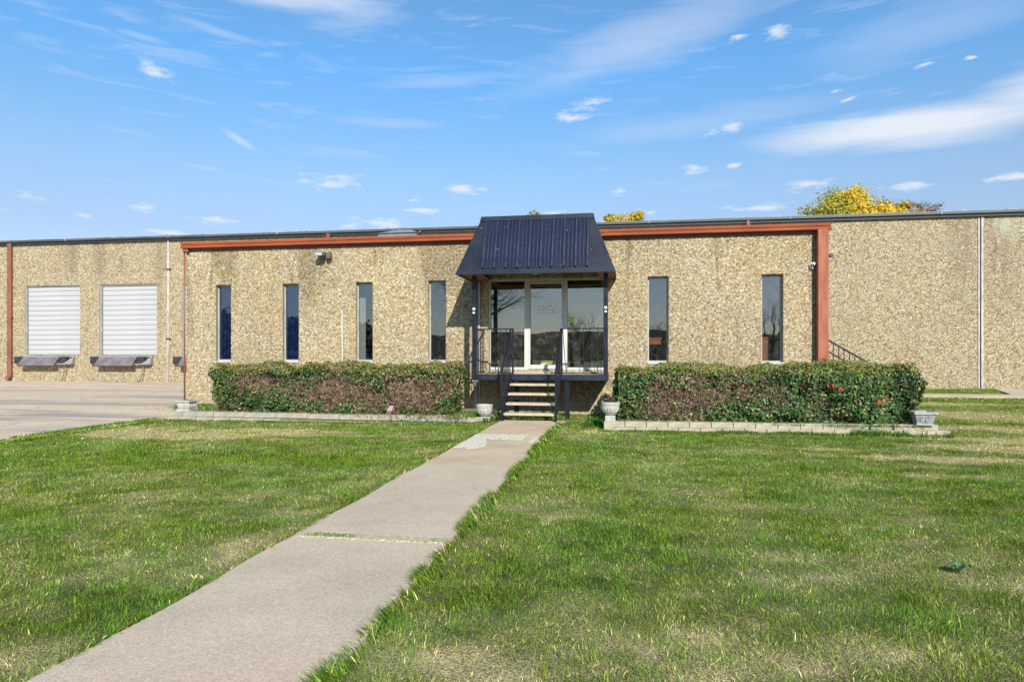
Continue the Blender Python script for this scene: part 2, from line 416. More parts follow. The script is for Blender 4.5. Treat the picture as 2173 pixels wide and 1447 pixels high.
class MB:
    def __init__(self):
        self.v = []
        self.f = []

    def quad(self, *pts):
        n = len(self.v)
        self.v += [tuple(p) for p in pts]
        self.f.append(tuple(range(n, n + len(pts))))
        return self

    def box(self, x0, x1, y0, y1, z0, z1):
        n = len(self.v)
        self.v += [(x0, y0, z0), (x1, y0, z0), (x1, y1, z0), (x0, y1, z0), (x0, y0, z1), (x1, y0, z1), (x1, y1, z1), (x0, y1, z1)]
        self.f += [tuple(n + i for i in q) for q in ((3, 2, 1, 0), (4, 5, 6, 7), (0, 1, 5, 4), (1, 2, 6, 5), (2, 3, 7, 6), (3, 0, 4, 7))]
        return self

    def hexa(self, pts):
        n = len(self.v)
        self.v += [tuple(p) for p in pts]
        self.f += [tuple(n + i for i in q) for q in ((3, 2, 1, 0), (4, 5, 6, 7), (0, 1, 5, 4), (1, 2, 6, 5), (2, 3, 7, 6), (3, 0, 4, 7))]
        return self

    def bar(self, a, b, wx, wy=None, up=(0, 0, 1)):
        """square bar from a to b"""
        wy = wy or wx
        a, b = Vector(a), Vector(b)
        d = (b - a).normalized()
        u = Vector(up)
        if abs(d.dot(u)) > .98:
            u = Vector((0, 1, 0))
        s = d.cross(u).normalized() * wx / 2
        t = s.cross(d).normalized() * wy / 2
        return self.hexa([a - s - t, a + s - t, a + s + t, a - s + t, b - s - t, b + s - t, b + s + t, b - s + t])

    def tube(self, pts, rad, n=8, caps=True):
        pts = [Vector(p) for p in pts]
        rads = rad if isinstance(rad, (list, tuple)) else [rad] * len(pts)
        base = len(self.v)
        prev = None
        for i, p in enumerate(pts):
            d = (pts[min(i + 1, len(pts) - 1)] - pts[max(i - 1, 0)]).normalized()
            if prev is None:
                u = Vector((0, 0, 1)) if abs(d.z) < .9 else Vector((1, 0, 0))
                s = d.cross(u).normalized()
            else:
                s = (prev - d * prev.dot(d)).normalized()
            prev = s
            t = d.cross(s)
            for k in range(n):
                a = 2 * math.pi * k / n
                self.v.append(tuple(p + (s * math.cos(a) + t * math.sin(a)) * rads[i]))
        for i in range(len(pts) - 1):
            for k in range(n):
                a, b = base + i * n + k, base + i * n + (k + 1) % n
                self.f.append((a, b, b + n, a + n))
        if caps:
            self.f.append(tuple(base + k for k in range(n))[::-1])
            self.f.append(tuple(base + (len(pts) - 1) * n + k for k in range(n)))
        return self

    def lathe(self, prof, n=32, c=(0, 0, 0), flute=0, amp=0.0, frange=(0, 0)):
        base = len(self.v)
        for r, z in prof:
            for k in range(n):
                a = 2 * math.pi * k / n
                rr = r
                if flute and frange[0] <= z <= frange[1]:
                    rr = r * (1 + amp * (abs(math.cos(a * flute / 2)) ** .6 - .7))
                self.v.append((c[0] + rr * math.cos(a), c[1] + rr * math.sin(a), c[2] + z))
        for i in range(len(prof) - 1):
            for k in range(n):
                a, b = base + i * n + k, base + i * n + (k + 1) % n
                self.f.append((a, b, b + n, a + n))
        self.f.append(tuple(base + k for k in range(n))[::-1])
        self.f.append(tuple(base + (len(prof) - 1) * n + k for k in range(n)))
        return self

    def mesh(self, name, material, smooth=False, bevel=0.0):
        me = bpy.data.meshes.new(name)
        me.from_pydata(self.v, [], self.f)
        if bevel:
            bm = bmesh.new()
            bm.from_mesh(me)
            bmesh.ops.remove_doubles(bm, verts=bm.verts, dist=1e-5)
            bmesh.ops.bevel(bm, geom=list(bm.edges), offset=bevel, segments=1, affect='EDGES', clamp_overlap=True)
            bm.to_mesh(me)
            bm.free()
        if smooth:
            me.polygons.foreach_set('use_smooth', [True] * len(me.polygons))
        me.materials.append(material)
        return me

    def build(self, name, material, parent=None, world=False, smooth=False, bevel=0.0):
        if world and parent is not None:
            off = root_of(parent).location
            self.v = [(x - off.x, y - off.y, z - off.z) for x, y, z in self.v]
        return link(name, self.mesh(name, material, smooth, bevel), parent)


def link(name, me, parent=None, loc=None):
    o = bpy.data.objects.new(name, me)
    COL.objects.link(o)
    if parent is not None:
        o.parent = parent
    if loc is not None:
        o.location = loc
    return o


def copy_tree(o, parent=None):
    c = o.copy()
    COL.objects.link(c)
    c.parent = parent
    for ch in [x for x in COL.objects if x.parent == o]:
        copy_tree(ch, c)
    return c


def np_mesh(name, verts, tris, cols=None, material=None, quads=False, smooth=False):
    me = bpy.data.meshes.new(name)
    k = 4 if quads else 3
    nv, nf = len(verts), len(tris)
    me.vertices.add(nv)
    me.vertices.foreach_set('co', np.ascontiguousarray(verts, dtype=np.float32).ravel())
    me.loops.add(nf * k)
    me.loops.foreach_set('vertex_index', np.ascontiguousarray(tris, dtype=np.int32).ravel())
    me.polygons.add(nf)
    me.polygons.foreach_set('loop_start', np.arange(nf, dtype=np.int32) * k)
    me.polygons.foreach_set('loop_total', np.full(nf, k, dtype=np.int32))
    if smooth:
        me.polygons.foreach_set('use_smooth', np.ones(nf, dtype=bool))
    me.update()
    if cols is not None:
        at = me.color_attributes.new('Col', 'FLOAT_COLOR', 'POINT')
        c4 = np.ones((nv, 4), dtype=np.float32)
        c4[:, :3] = cols
        at.data.foreach_set('color', c4.ravel())
    if material:
        me.materials.append(material)
    return me


def hash2(ix, iy, seed=0):
    h = (ix.astype(np.int64) * 374761393 + iy.astype(np.int64) * 668265263 + seed * 1442695041) & 0xffffffff
    h = ((h ^ (h >> 13)) * 1274126177) & 0xffffffff
    h = (h ^ (h >> 16)) & 0xffffffff
    return h / 4294967295.0


def vnoise(x, y, seed=0):
    ix, iy = np.floor(x), np.floor(y)
    fx, fy = x - ix, y - iy
    fx, fy = fx * fx * (3 - 2 * fx), fy * fy * (3 - 2 * fy)
    a, b = hash2(ix, iy, seed), hash2(ix + 1, iy, seed)
    c, d = hash2(ix, iy + 1, seed), hash2(ix + 1, iy + 1, seed)
    return (a * (1 - fx) + b * fx) * (1 - fy) + (c * (1 - fx) + d * fx) * fy


def fbm(x, y, seed=0, oct=4):
    s, a, tot = 0, 1, 0
    for i in range(oct):
        s = s + a * vnoise(x * 2 ** i, y * 2 ** i, seed + i * 17)
        tot += a
        a *= .55
    return s / tot


# ------------------------------------------------------------------ where the turf grows and where it is dry
BED_L = [(-8.2, -2.97), (-1.37, -2.47), (-1.15, -2.0), (-1.3, 0.0), (-9.94, 0.0), (-9.94, -.4)]
BED_R = [(1.5, -3.37), (7.65, -3.02), (7.5, 1.3), (6.6, 1.3), (6.6, 0.0), (1.5, 0.0)]


def in_poly(x, y, poly):
    inside = np.zeros(x.shape, bool)
    n = len(poly)
    for i in range(n):
        x0, y0 = poly[i]
        x1, y1 = poly[(i + 1) % n]
        c = ((y0 > y) != (y1 > y)) & (x < (x1 - x0) * (y - y0) / ((y1 - y0) if y1 != y0 else 1e-9) + x0)
        inside ^= c
    return inside


def yard_mask(x, y):
    edge = -8.42 + .12 * np.sin(y * 1.7) + .10 * (vnoise(y * 2, y * 0, 5) - .5)
    return (x < edge) & ~in_poly(x, y, BED_L) | ((y > -.3) & (x < -9.94) & (y < 14))


def turf(x, y):
    """True where grass grows"""
    walk = (x > -.75 - .05 * (vnoise(y * 3, y * 0 + 3, 8) - .5)) & (x < .50) & (y < -2.0)
    house = (x > -9.94) & (x < 6.6) & (y > 0)
    side = (y > 8.05) & (y < 9.55) & (x > 6.6)
    diag = (x > 15.4) & (y > 9.5) & (np.abs((y - 9.5) - (x - 15.6) * 2.2) < .9)
    steps = (x > -.8) & (x < .62) & (y > -2.4) & (y < 0)
    beds = in_poly(x, y, BED_L) | in_poly(x, y, BED_R)
    return ~(walk | house | side | diag | steps | beds | yard_mask(x, y)) & (y < 14)


DRY = [(-6.3, -5.45, 2.0, .50, 2.2), (-5.2, -4.55, 1.9, .36, 2.0), (-3.6, -5.0, 1.5, .22, .8), (-7.3, -5.0, .9, .9, .8), (5.1, -5.3, .5, .22, .9), (5.9, -6.0, .6, .2, .8),
       (6.5, -6.1, 1.0, .35, 1.4), (7.6, -4.8, 1.1, .55, 1.5), (5.9, -7.5, .9, .22, .8), (10.5, 1.2, 3.2, 1.5, 1.0), (9.6, -2.0, 2.4, .7, 1.3), (9.0, -3.7, 1.8, .6, 1.3), (8.6, -5.4, 1.2, .35, 1.1),
       (12, 4.8, 2.6, .9, .9), (4.6, -7.75, .4, .2, .5), (1.15, -4.1, .5, .9, .7), (2.3, -13.0, .9, .5, .45), (3.4, -12.9, .9, .5, .5),
       (1.25, -13.2, .35, .4, .6), (-1.0, -13.6, .35, .3, .8), (-2.8, -11.0, .9, .7, .35), (-1.0, -11.6, .18, .9, .5), (4.2, -11.6, .35, .2, .4), (2.9, -11.7, .6, .2, .25),
       (3.2, -9.5, 1.2, .3, .35), (-3.9, -9.2, 1.2, .5, .35), (-1.2, -9.4, .3, 1.4, .4), (4.4, -12.6, .8, .9, .4)]


def dryness(x, y):
    n = fbm(x * .9, y * .9, 3, 4)
    n2 = fbm(x * 5, y * 6, 31, 3)
    n3 = fbm(x * 2.6, y * 3.4, 131, 3)
    d = (n - .50) * .9 + (n2 - .5) * .9 + (n3 - .5) * .9 + .27
    wob = (fbm(x * 2.2, y * 2.2, 77, 3) - .5) * 1.4
    for cx, cy, rx, ry, amp in DRY:
        r = np.sqrt(((x - cx) / rx) ** 2 + ((y - cy) / ry) ** 2)
        d = d + amp * np.clip(1.25 - r + wob * .8, 0, 1)
    return np.clip(d, 0, 1)


# ------------------------------------------------------------------ ground
g = MB().quad((-700, -700, -.03), (700, -700, -.03), (700, 700, -.03), (-700, 700, -.03)).build('ground', FIELDM)
tag(g, kind='structure')

xs = np.arange(-14, 30.01, .16)
ys = np.arange(-22, 14.01, .16)
gx, gy = np.meshgrid(xs, ys)
dr = dryness(gx, gy)
fine = fbm(gx * 6, gy * 6, 91, 2)
base_g = np.array([.060, .078, .022])  # sheet green kept dark to paint in shade between the blades
base_d = np.array([.50, .42, .22])
cc = base_g + (base_d - base_g) * (dr[..., None] * .85)
cc = cc * (.7 + .6 * fine[..., None])
gz = (fbm(gx * .8, gy * .8, 5, 3) - .5) * .035 - .012
nx, ny = len(xs), len(ys)
vv = np.stack([gx.ravel(), gy.ravel(), gz.ravel()], 1)
idx = np.arange(nx * ny).reshape(ny, nx)
qf = np.stack([idx[:-1, :-1].ravel(), idx[:-1, 1:].ravel(), idx[1:, 1:].ravel(), idx[1:, :-1].ravel()], 1)
cx_, cy_ = gx[:-1, :-1].ravel() + .08, gy[:-1, :-1].ravel() + .08
keep = ~(((cx_ > -9.8) & (cx_ < 6.4) & (cy_ > .2)))
lawn = link('lawn', np_mesh('lawn', vv, qf[keep], cc.reshape(-1, 3), LAWNM, quads=True, smooth=True))
tag(lawn, kind='structure')

# concrete truck yard in front of the docks
ye = [(-8.45 + .08 * math.sin(y * 1.7), y) for y in np.arange(-22, -2.9, .5)]
yard = MB()
pts = [(x, y, .008) for x, y in ye] + [(-8.3, -2.9, .008), (-9.6, -.4, .008), (-9.85, .05, .008), (-9.93, 14.0, .008), (-70, 14.0, .008), (-70, -22, .008)]
yard.quad(*pts)
tag(yard.build('paved_yard', YARDM), kind='structure')

# road and field on the far side of the camera
tag(MB().box(-300, 300, -40, -32.5, -.02, .0).build('road', ASPH), kind='structure')

# front walk: separate slabs
walk = bpy.data.objects.new('front_walk', None)
COL.objects.link(walk)
walk.location = (0, -8, 0)
tag(walk, kind='structure')
ends = [-2.02, -4.85, -7.98, -11.35, -14.4, -17.6, -20.8]
for i in range(len(ends) - 1):
    y1, y0 = ends[i] - (.012 if i else 0), ends[i + 1] + .012
    y1 -= -.0
    mb = MB()
    n = 14
    L = [(-.76 + .018 * math.sin(7 * k + i) - (.0 if i else .12 * max(0, 1 - k / 2)), y0 + (y1 - y0) * (1 - k / n)) for k in range(n + 1)]
    R = [(.53 + .02 * math.sin(5 * k + 2 * i) + (.0 if i else .10 * max(0, 1 - k / 3)), y0 + (y1 - y0) * (1 - k / n)) for k in range(n + 1)]
    z = .032 - .004 * (i % 2)
    mb.quad(*[(x, y, z) for x, y in L], *[(x, y, z) for x, y in R[::-1]])
    for k in range(n):
        mb.quad((*L[k], z), (*L[k + 1], z), (*L[k + 1], -.06), (*L[k], -.06))
        mb.quad((*R[k + 1], z), (*R[k], z), (*R[k], -.06), (*R[k + 1], -.06))
    mb.quad((*L[0], z), (*R[0], z), (*R[0], -.06), (*L[0], -.06))
    mb.quad((*L[-1], z), (*R[-1], z), (*R[-1], -.06), (*L[-1], -.06))
    mb.build('slab', WALKOLD if i < 2 else WALKM, walk, world=True)


def ragged(x0, x1, y0, y1, z, name, material, seed, parent, th=.006):
    """an irregular thin spread of material"""
    rs = random.Random(seed)
    n = 60
    top = [(x0 + (x1 - x0) * k / n, y1 + rs.uniform(-.5, .5) * (y1 - y0) * .28) for k in range(n + 1)]
    bot = [(x0 + (x1 - x0) * k / n, y0 + rs.uniform(-.5, .5) * (y1 - y0) * .35) for k in range(n + 1)]
    mb = MB()
    for k in range(n):
        mb.quad((*bot[k], z + th), (*bot[k + 1], z + th), (*top[k + 1], z + th), (*top[k], z + th))
        mb.quad((*bot[k], z - .02), (*bot[k + 1], z - .02), (*bot[k + 1], z + th), (*bot[k], z + th))
        mb.quad((*top[k + 1], z - .02), (*top[k], z - .02), (*top[k], z + th), (*top[k + 1], z + th))
    return mb.build(name, material, parent, world=True)


ragged(-.74, .20, -5.30, -4.66, .03, 'white_patch', PATCHM, 3, walk)
pm = MB()
pp = [(-.74, -5.3), (-.45, -5.28), (-.36, -5.7), (-.28, -6.1), (-.35, -6.35), (-.5, -6.5), (-.62, -6.3), (-.74, -6.35)]
pm.quad(*[(x, y, .0345) for x, y in pp])
for a, b in zip(pp, pp[1:] + pp[:1]):
    pm.quad((*a, .01), (*b, .01), (*b, .0345), (*a, .0345))
pm.build('white_patch', PATCHM, walk, world=True)
ragged(.33, .53, -5.75, -5.0, .029, 'white_patch', PATCHM, 9, walk)
ragged(-.74, .53, -11.42, -11.31, .026, 'weedy_joint', JOINTM, 5, walk, th=.012)

sw = MB().box(6.7, 34, 8.1, 9.5, -.05, .04)
sw.quad((15.4, 9.5, .036), (16.3, 9.5, .036), (18.0, 13.6, .036), (16.9, 13.6, .036))
tag(sw.build('side_walk', WALKM), kind='structure')

for nm, poly, h in (('planting_bed', BED_L, .10), ('planting_bed', BED_R, .13)):
    mb = MB()
    inset = [(x, y) for x, y in poly]
    mb.quad(*[(x, y, h) for x, y in inset])
    for a, b in zip(inset, inset[1:] + inset[:1]):
        mb.quad((*a, -.02), (*b, -.02), (*b, h), (*a, h))
    tag(mb.build(nm, SOIL), kind='structure')


# ------------------------------------------------------------------ front office building
HOLES = [(-9.07, -8.62, 1.27, 3.34), (-7.11, -6.65, 1.27, 3.34), (-5.04, -4.58, 1.27, 3.34), (-3.07, -2.61, 1.27, 3.35),
         (2.46, 2.95, 1.26, 3.35), (5.10, 5.58, 1.26, 3.35), (-1.50, 1.45, 1.08, 3.36)]
WX0, WX1, WZ0, WZ1 = -9.94, 6.55, -.05, 4.30
office = thing('office_building', (-1.7, 0, 0), 'low tan pebble-faced office building with red fascia and tall slit windows, in front', 'building')
step = .0130


def lines(lo, hi, marks):
    m = sorted(set([lo, hi] + [q for q in marks if lo < q < hi]))
    out = []
    for a, b in zip(m[:-1], m[1:]):
        n = max(1, int(round((b - a) / step)))
        out += [a + (b - a) * k / n for k in range(n)]
    return np.array(out + [hi])


lx = lines(WX0, WX1, [q for h in HOLES for q in h[:2]])
lz = lines(WZ0, WZ1, [q for h in HOLES for q in h[2:]])
X, Z = np.meshgrid(lx, lz)
cell = .033
wx = X + .018 * (vnoise(X * 30, Z * 30, 4) - .5)
wz = Z + .018 * (vnoise(X * 30, Z * 30, 14) - .5)
U, V = wx / cell, wz / (cell * .86)
iu, iv = np.floor(U), np.floor(V)
d1 = np.full(X.shape, 9.)
d2 = np.full(X.shape, 9.)
idr = np.zeros(X.shape)
ids = np.zeros(X.shape)
for di in (-1, 0, 1):
    for dj in (-1, 0, 1):
        cu_, cv_ = iu + di, iv + dj
        fx = cu_ + .08 + .84 * hash2(cu_, cv_, 1)
        fy = cv_ + .08 + .84 * hash2(cu_, cv_, 2)
        an = hash2(cu_, cv_, 5) * 3.14
        ex = 1 + .35 * np.cos(an)
        dd = np.sqrt(((U - fx) * ex) ** 2 + ((V - fy) / ex) ** 2)
        near = dd < d1
        d2 = np.where(near, d1, np.minimum(d2, dd))
        idr = np.where(near, hash2(cu_, cv_, 3), idr)
        ids = np.where(near, hash2(cu_, cv_, 6), ids)
        d1 = np.where(near, dd, d1)
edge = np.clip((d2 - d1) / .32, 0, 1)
H = (np.sqrt(np.clip(1 - (d1 / .95) ** 2, 0, 1)) * (.45 + .75 * ids)) * edge ** .6
disp = .004 + H * .023
pal = np.array([(.12, .085, .045), (.34, .235, .10), (.42, .345, .195), (.49, .42, .265), (.55, .50, .36), (.76, .73, .60)])
pp_ = np.array([0, .10, .28, .52, .78, 1.0])
stone = np.stack([np.interp(idr, pp_, pal[:, k]) for k in range(3)], -1)
mortar_shade = np.array([.17, .13, .085])  # dark mortar, with the shade of the gaps mixed into its colour
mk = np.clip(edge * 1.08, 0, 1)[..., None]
pink = (ids > .80)[..., None]
stone = np.where(pink, stone * np.array([1.04, .95, .96]), stone)
ochp = (fbm(X * 1.5, Z * 1.5, 41, 3) - .42)
stone = np.where((hash2(iu, iv, 9) < ochp * .9)[..., None], stone * np.array([1.0, .86, .55]), stone)
stone = stone * .94 + .06 * np.array([.50, .44, .33])
stone = stone * np.array([.97, .94, .88])
colr = mortar_shade * (1 - mk) + stone * mk
zone = fbm(X * .5, Z * .7, 55, 3)[..., None]
colr = colr * (1 - .0 * zone) * np.where(zone > .5, 1 + (zone - .5) * .25 * np.array([1.1, .9, .4]), 1 - (.5 - zone) * .35)
streak = np.clip((fbm(X * 2.2, Z * .22 + 3, 88, 4) - .53) * 3.2, 0, .30) * np.clip((Z - .8) / 2.2, .25, 1)
colr = colr * (1 - streak[..., None] * np.array([.9, .95, 1.0]))
# splash-washed pale foot of the wall
foot = np.clip((.45 - Z) / .4, 0, 1)[..., None] * .35
colr = colr * (1 - foot) + np.array([.55, .49, .36]) * foot * mk + colr * foot * (1 - mk)
Yd = -disp
on_edge = np.zeros(X.shape, bool)
for h in HOLES:
    e = 1e-6
    on_edge |= ((np.abs(X - h[0]) < e) | (np.abs(X - h[1]) < e)) & (Z >= h[2] - e) & (Z <= h[3] + e)
    on_edge |= ((np.abs(Z - h[2]) < e) | (np.abs(Z - h[3]) < e)) & (X >= h[0] - e) & (X <= h[1] + e)
Yd = np.where(on_edge, .004, Yd)
nx, nz = len(lx), len(lz)
vv = np.stack([X.ravel(), Yd.ravel(), Z.ravel()], 1)
idx = np.arange(nx * nz).reshape(nz, nx)
qf = np.stack([idx[:-1, :-1].ravel(), idx[:-1, 1:].ravel(), idx[1:, 1:].ravel(), idx[1:, :-1].ravel()], 1)
mx_ = (.5 * (X[:-1, :-1] + X[1:, 1:])).ravel()
mz_ = (.5 * (Z[:-1, :-1] + Z[1:, 1:])).ravel()
keep = np.ones(len(qf), bool)
for h in HOLES:
    keep &= ~((mx_ > h[0]) & (mx_ < h[1]) & (mz_ > h[2]) & (mz_ < h[3]))
vv[:, 0] += 1.7
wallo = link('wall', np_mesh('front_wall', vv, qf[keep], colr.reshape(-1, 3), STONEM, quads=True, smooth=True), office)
# body behind the pebble face: reveals round each opening, side and rear walls
mb = MB()
T = .22


def cells(x0, x1, z0, z1, holes, fn):
    xs_ = sorted(set([x0, x1] + [q for h in holes for q in h[:2]]))
    zs_ = sorted(set([z0, z1] + [q for h in holes for q in h[2:]]))
    for a, b in zip(xs_[:-1], xs_[1:]):
        for c, d in zip(zs_[:-1], zs_[1:]):
            mx, mz = (a + b) / 2, (c + d) / 2
            if not any(h[0] < mx < h[1] and h[2] < mz < h[3] for h in holes):
                fn(a, b, c, d)


cells(WX0, WX1, WZ0, WZ1, HOLES, lambda a, b, c, d: mb.quad((a, T, c), (a, T, d), (b, T, d), (b, T, c)))
for h in HOLES:
    a, b, c, d = h
    y0 = .004
    mb.quad((a, y0, c), (a, y0, d), (a, T, d), (a, T, c))
    mb.quad((b, y0, c), (b, T, c), (b, T, d), (b, y0, d))
    mb.quad((a, y0, d), (b, y0, d), (b, T, d), (a, T, d))
    mb.quad((a, y0, c), (a, T, c), (b, T, c), (b, y0, c))
REVEAL = simple('opening_reveal', (.34, .29, .20), (.28, .24, .16), rough=.85, scale=20, bump=.4)
mb.build('reveal', REVEAL, office, world=True)
sb = MB()
sb.quad((WX0, -.02, WZ0), (WX0, -.02, WZ1), (WX0, 13.9, WZ1), (WX0, 13.9, WZ0))
sb.build('side_wall', AGG, office, world=True)
sb = MB()
sb.quad((WX1, -.02, WZ0), (WX1, 13.9, WZ0), (WX1, 13.9, WZ1), (WX1, -.02, WZ1))
sb.build('side_wall', AGG, office, world=True)
MB().box(WX0 + .01, WX1 - .01, .05, 13.95, 4.24, 4.30).build('roof', ROOFM, office, world=True)

# red fascia made of three boards with a groove, and its returns down both sides
fa = MB().box(-10.02, 6.60, -.17, -.02, 4.437, 4.505)
fa.box(-10.02, -9.90, -.02, 13.9, 4.385, 4.505).box(6.48, 6.60, -.02, 13.9, 4.385, 4.505)
fasc = fa.build('fascia', RUST, office, world=True, bevel=.006)
MB().box(-10.03, 6.61, -.178, -.02, 4.350, 4.424).build('fascia_board', RUST, fasc, world=True, bevel=.006)
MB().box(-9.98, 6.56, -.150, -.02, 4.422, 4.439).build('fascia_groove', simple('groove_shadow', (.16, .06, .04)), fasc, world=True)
MB().box(-9.97, 6.55, -.060, -.02, 4.285, 4.352).build('fascia_mould', simple('shaded_red_mould', (.20, .065, .045), (.16, .05, .04)), fasc, world=True)  # darker red: shade below the boards is put into the colour
nb = MB()
for k in range(26):
    x = random.uniform(-9.8, 6.4)
    nb.box(x, x + .012, -.1715, -.169, 4.465, 4.465 + random.uniform(.01, .03))
nb.build('nail_heads', INK, fasc, world=True)['kind'] = 'stuff'
MB().box(6.30, 6.53, -.23, -.065, .05, 4.349).build('corner_post', POSTRED, office, world=True, bevel=.006)
# thin brown pipe and its elbow on the left corner
MB().tube([(-9.985, -.04, 4.28), (-9.985, -.04, .1)], .022, 8).build('corner_pipe', DOWNP, office, world=True, smooth=True)
MB().box(-9.99, -9.82, -.14, -.065, 4.25, 4.349).build('pipe_elbow', DOWNP, office, world=True, bevel=.02)
# pale conduit pair beside the entrance
PALEC = simple('pale_conduit', (.40, .40, .34), (.34, .34, .29), rough=.6)
MB().box(-1.84, -1.765, -.09, -.035, .02, 3.30).build('conduit', PALEC, office, world=True)
MB().box(-1.745, -1.70, -.07, -.035, .02, 3.30).build('conduit', PALEC, office, world=True)


def make_window(h, glassm, left_blue=False, lab=None):
    a, b, c, d = h
    t_ = .035
    y0, y1 = .10, .15
    m = MB().box(a, a + t_, y0, y1, c + .02, d).box(b - t_, b, y0, y1, c + .02, d)
    m.box(a + t_, b - t_, y0, y1, d - t_, d).box(a + t_, b - t_, y0, y1, c + .02, c + .02 + t_)
    wn = m.build('window', ALU2, office, world=True)
    MB().quad((a + t_, .125, c + .055), (b - t_, .125, c + .055), (b - t_, .125, d - t_), (a + t_, .125, d - t_)).build('pane', glassm, wn, world=True)
    MB().box(a - .01, b + .01, -.045, .12, c - .03, c + .02).build('sill', SILL, wn, world=True, bevel=.004)
    if lab:
        tag(wn, lab)
    return wn


make_window(HOLES[0], GLASSB, lab='slit window with blue-tinted glass at the left end')
make_window(HOLES[1], GLASSB, lab='slit window with blue-tinted glass, second from the left')
make_window(HOLES[2], GLASS)
make_window(HOLES[3], GLASS)
make_window(HOLES[4], GLASS)
make_window(HOLES[5], GLASS)

# aluminium storefront
sf = MB()
a, b, c, d = HOLES[6]
y0, y1 = .06, .14
sf.box(a, a + .05, y0, y1, c, d).box(b - .05, b, y0, y1, c, d)
sf.box(a + .05, b - .05, y0, y1, d - .05, d)
sf.box(-.58, -.47, y0, y1, c, d - .05).box(.40, .50, y0, y1, c, d - .05)
sf.box(a + .05, -.58, y0, y1, c, c + .06).box(.50, b - .05, y0, y1, c, c + .06)
store = sf.build('storefront', ALU, office, world=True, bevel=.003)
for x0, x1 in ((a + .05, -.58), (.50, b - .05)):
    MB().quad((x0, .10, c + .06), (x1, .10, c + .06), (x1, .10, d - .05), (x0, .10, d - .05)).build('pane', GLASSD, store, world=True)
st = MB()
for zc in (2.365, 2.285):
    st.quad(*[(.60 + .062 * math.cos(t), .094, zc + .036 * math.sin(t)) for t in np.linspace(0, 2 * math.pi, 20, endpoint=False)])
st.build('sticker', YELLOW, store, world=True)
sk = MB()
for zc in (2.365, 2.285):
    for k in range(9):
        x = .555 + k * .0105
        sk.box(x, x + .006, .091, .093, zc - .006, zc + .009)
sk.build('sticker_print', INK, store, world=True)['kind'] = 'stuff'

dm = MB()
dm.box(-.47, -.43, .05, .12, 1.10, 3.29).box(.36, .40, .05, .12, 1.10, 3.29)
dm.box(-.43, .36, .05, .12, 3.23, 3.29).box(-.43, .36, .05, .12, 1.10, 1.205)
door = dm.build('door', ALU, office, world=True, bevel=.003)
MB().box(-.47, .40, .06, .13, 3.29, 3.31).build('transom_bar', ALU, office, world=True)
MB().quad((-.43, .085, 1.205), (.36, .085, 1.205), (.36, .085, 3.23), (-.43, .085, 3.23)).build('pane', GLASSD, door, world=True)
MB().box(-.43, .36, .10, .13, 2.275, 2.305).build('push_bar', ALU, door, world=True)
hb = MB().bar((.375, .0, 2.04), (.375, .0, 2.33), .022).bar((.375, 0, 2.06), (.375, .06, 2.06), .02).bar((.375, 0, 2.31), (.375, .06, 2.31), .02)
hb.build('handle', simple('handle_metal', (.45, .45, .46), rough=.3, metal=.8), door, world=True)
MB().tube([(.38, .05, 2.42), (.38, .035, 2.42)], .014, 10).build('lock', INK, door, world=True)


def text_obj(body, size, x, y, z, material, parent, name, space=1.0):
    cu_ = bpy.data.curves.new('lettering', 'FONT')
    cu_.body = body
    cu_.size = size
    cu_.space_line = space
    cu_.align_x = 'LEFT'
    cu_.offset = .007
    tmp = bpy.data.objects.new('tmp', cu_)
    COL.objects.link(tmp)
    dg = bpy.context.evaluated_depsgraph_get()
    me = bpy.data.meshes.new_from_object(tmp.evaluated_get(dg))
    bpy.data.objects.remove(tmp)
    off = root_of(parent).location
    me.transform(Matrix.Translation((x - off.x, y - off.y, z - off.z)) @ Matrix.Rotation(math.radians(90), 4, 'X'))
    me.materials.clear()
    me.materials.append(material)
    o_ = link(name, me, parent)
    o_['kind'] = 'stuff'
    return o_


text_obj("STORE HOURS", .062, -.26, .079, 2.645, LETTER, door, 'store_hours_lettering')
text_obj("M-F.  7:30 am -  5:00 pm", .054, -.26, .079, 2.575, LETTER, door, 'weekday_hours_lettering')
text_obj("SAT. 7:30 am - 12:00 pm", .054, -.26, .079, 2.505, LETTER, door, 'saturday_hours_lettering')
MB().quad((-.17, .078, 1.21), (.11, .078, 1.21), (.14, .10, 1.31), (-.14, .10, 1.31)).build('yellow_notice', PALEYEL, door, world=True)
nm_ = MB()
for x in (-.135, .015, .085):
    nm_.quad((x, .074, 1.21), (x + .012, .074, 1.21), (x + .037, .096, 1.31), (x + .025, .096, 1.31))
nm_.build('notice_print', INK, door, world=True)['kind'] = 'stuff'

# rooms behind the glass
FZ = 1.02
MB().box(WX0 + .2, WX1 - .1, .23, 5.6, FZ - .1, FZ).build('interior_floor', INFLOOR, office, world=True)
MB().box(WX0 + .2, WX1 - .1, .23, 5.6, 3.75, 3.8).build('interior_ceiling', INWALL, office, world=True)
MB().box(-2.3, 2.1, 4.6, 4.7, FZ, 3.75).build('interior_wall', INWALL, office, world=True)
iw = MB()
for x in (-2.3, 2.1, -5.9, 4.3):
    MB().box(x - .05, x + .05, .5, 4.59, FZ, 3.75).build('partition', INDARK, office, world=True)
MB().box(WX0 + .2, -5.96, 2.6, 2.7, FZ, 3.75).build('partition', simple('blue_room_wall', (.25, .42, .80), (.20, .36, .72), rough=.8), office, world=True)
MB().box(-5.84, -2.36, 4.6, 4.7, FZ, 3.75).build('partition', INDARK, office, world=True)
MB().box(2.16, WX1 - .1, 4.6, 4.7, FZ, 3.75).build('partition', INDARK, office, world=True)
MB().box(5.515, 5.545, .40, .44, FZ, 3.0).build('interior_door_trim', INTRIM, office, world=True)


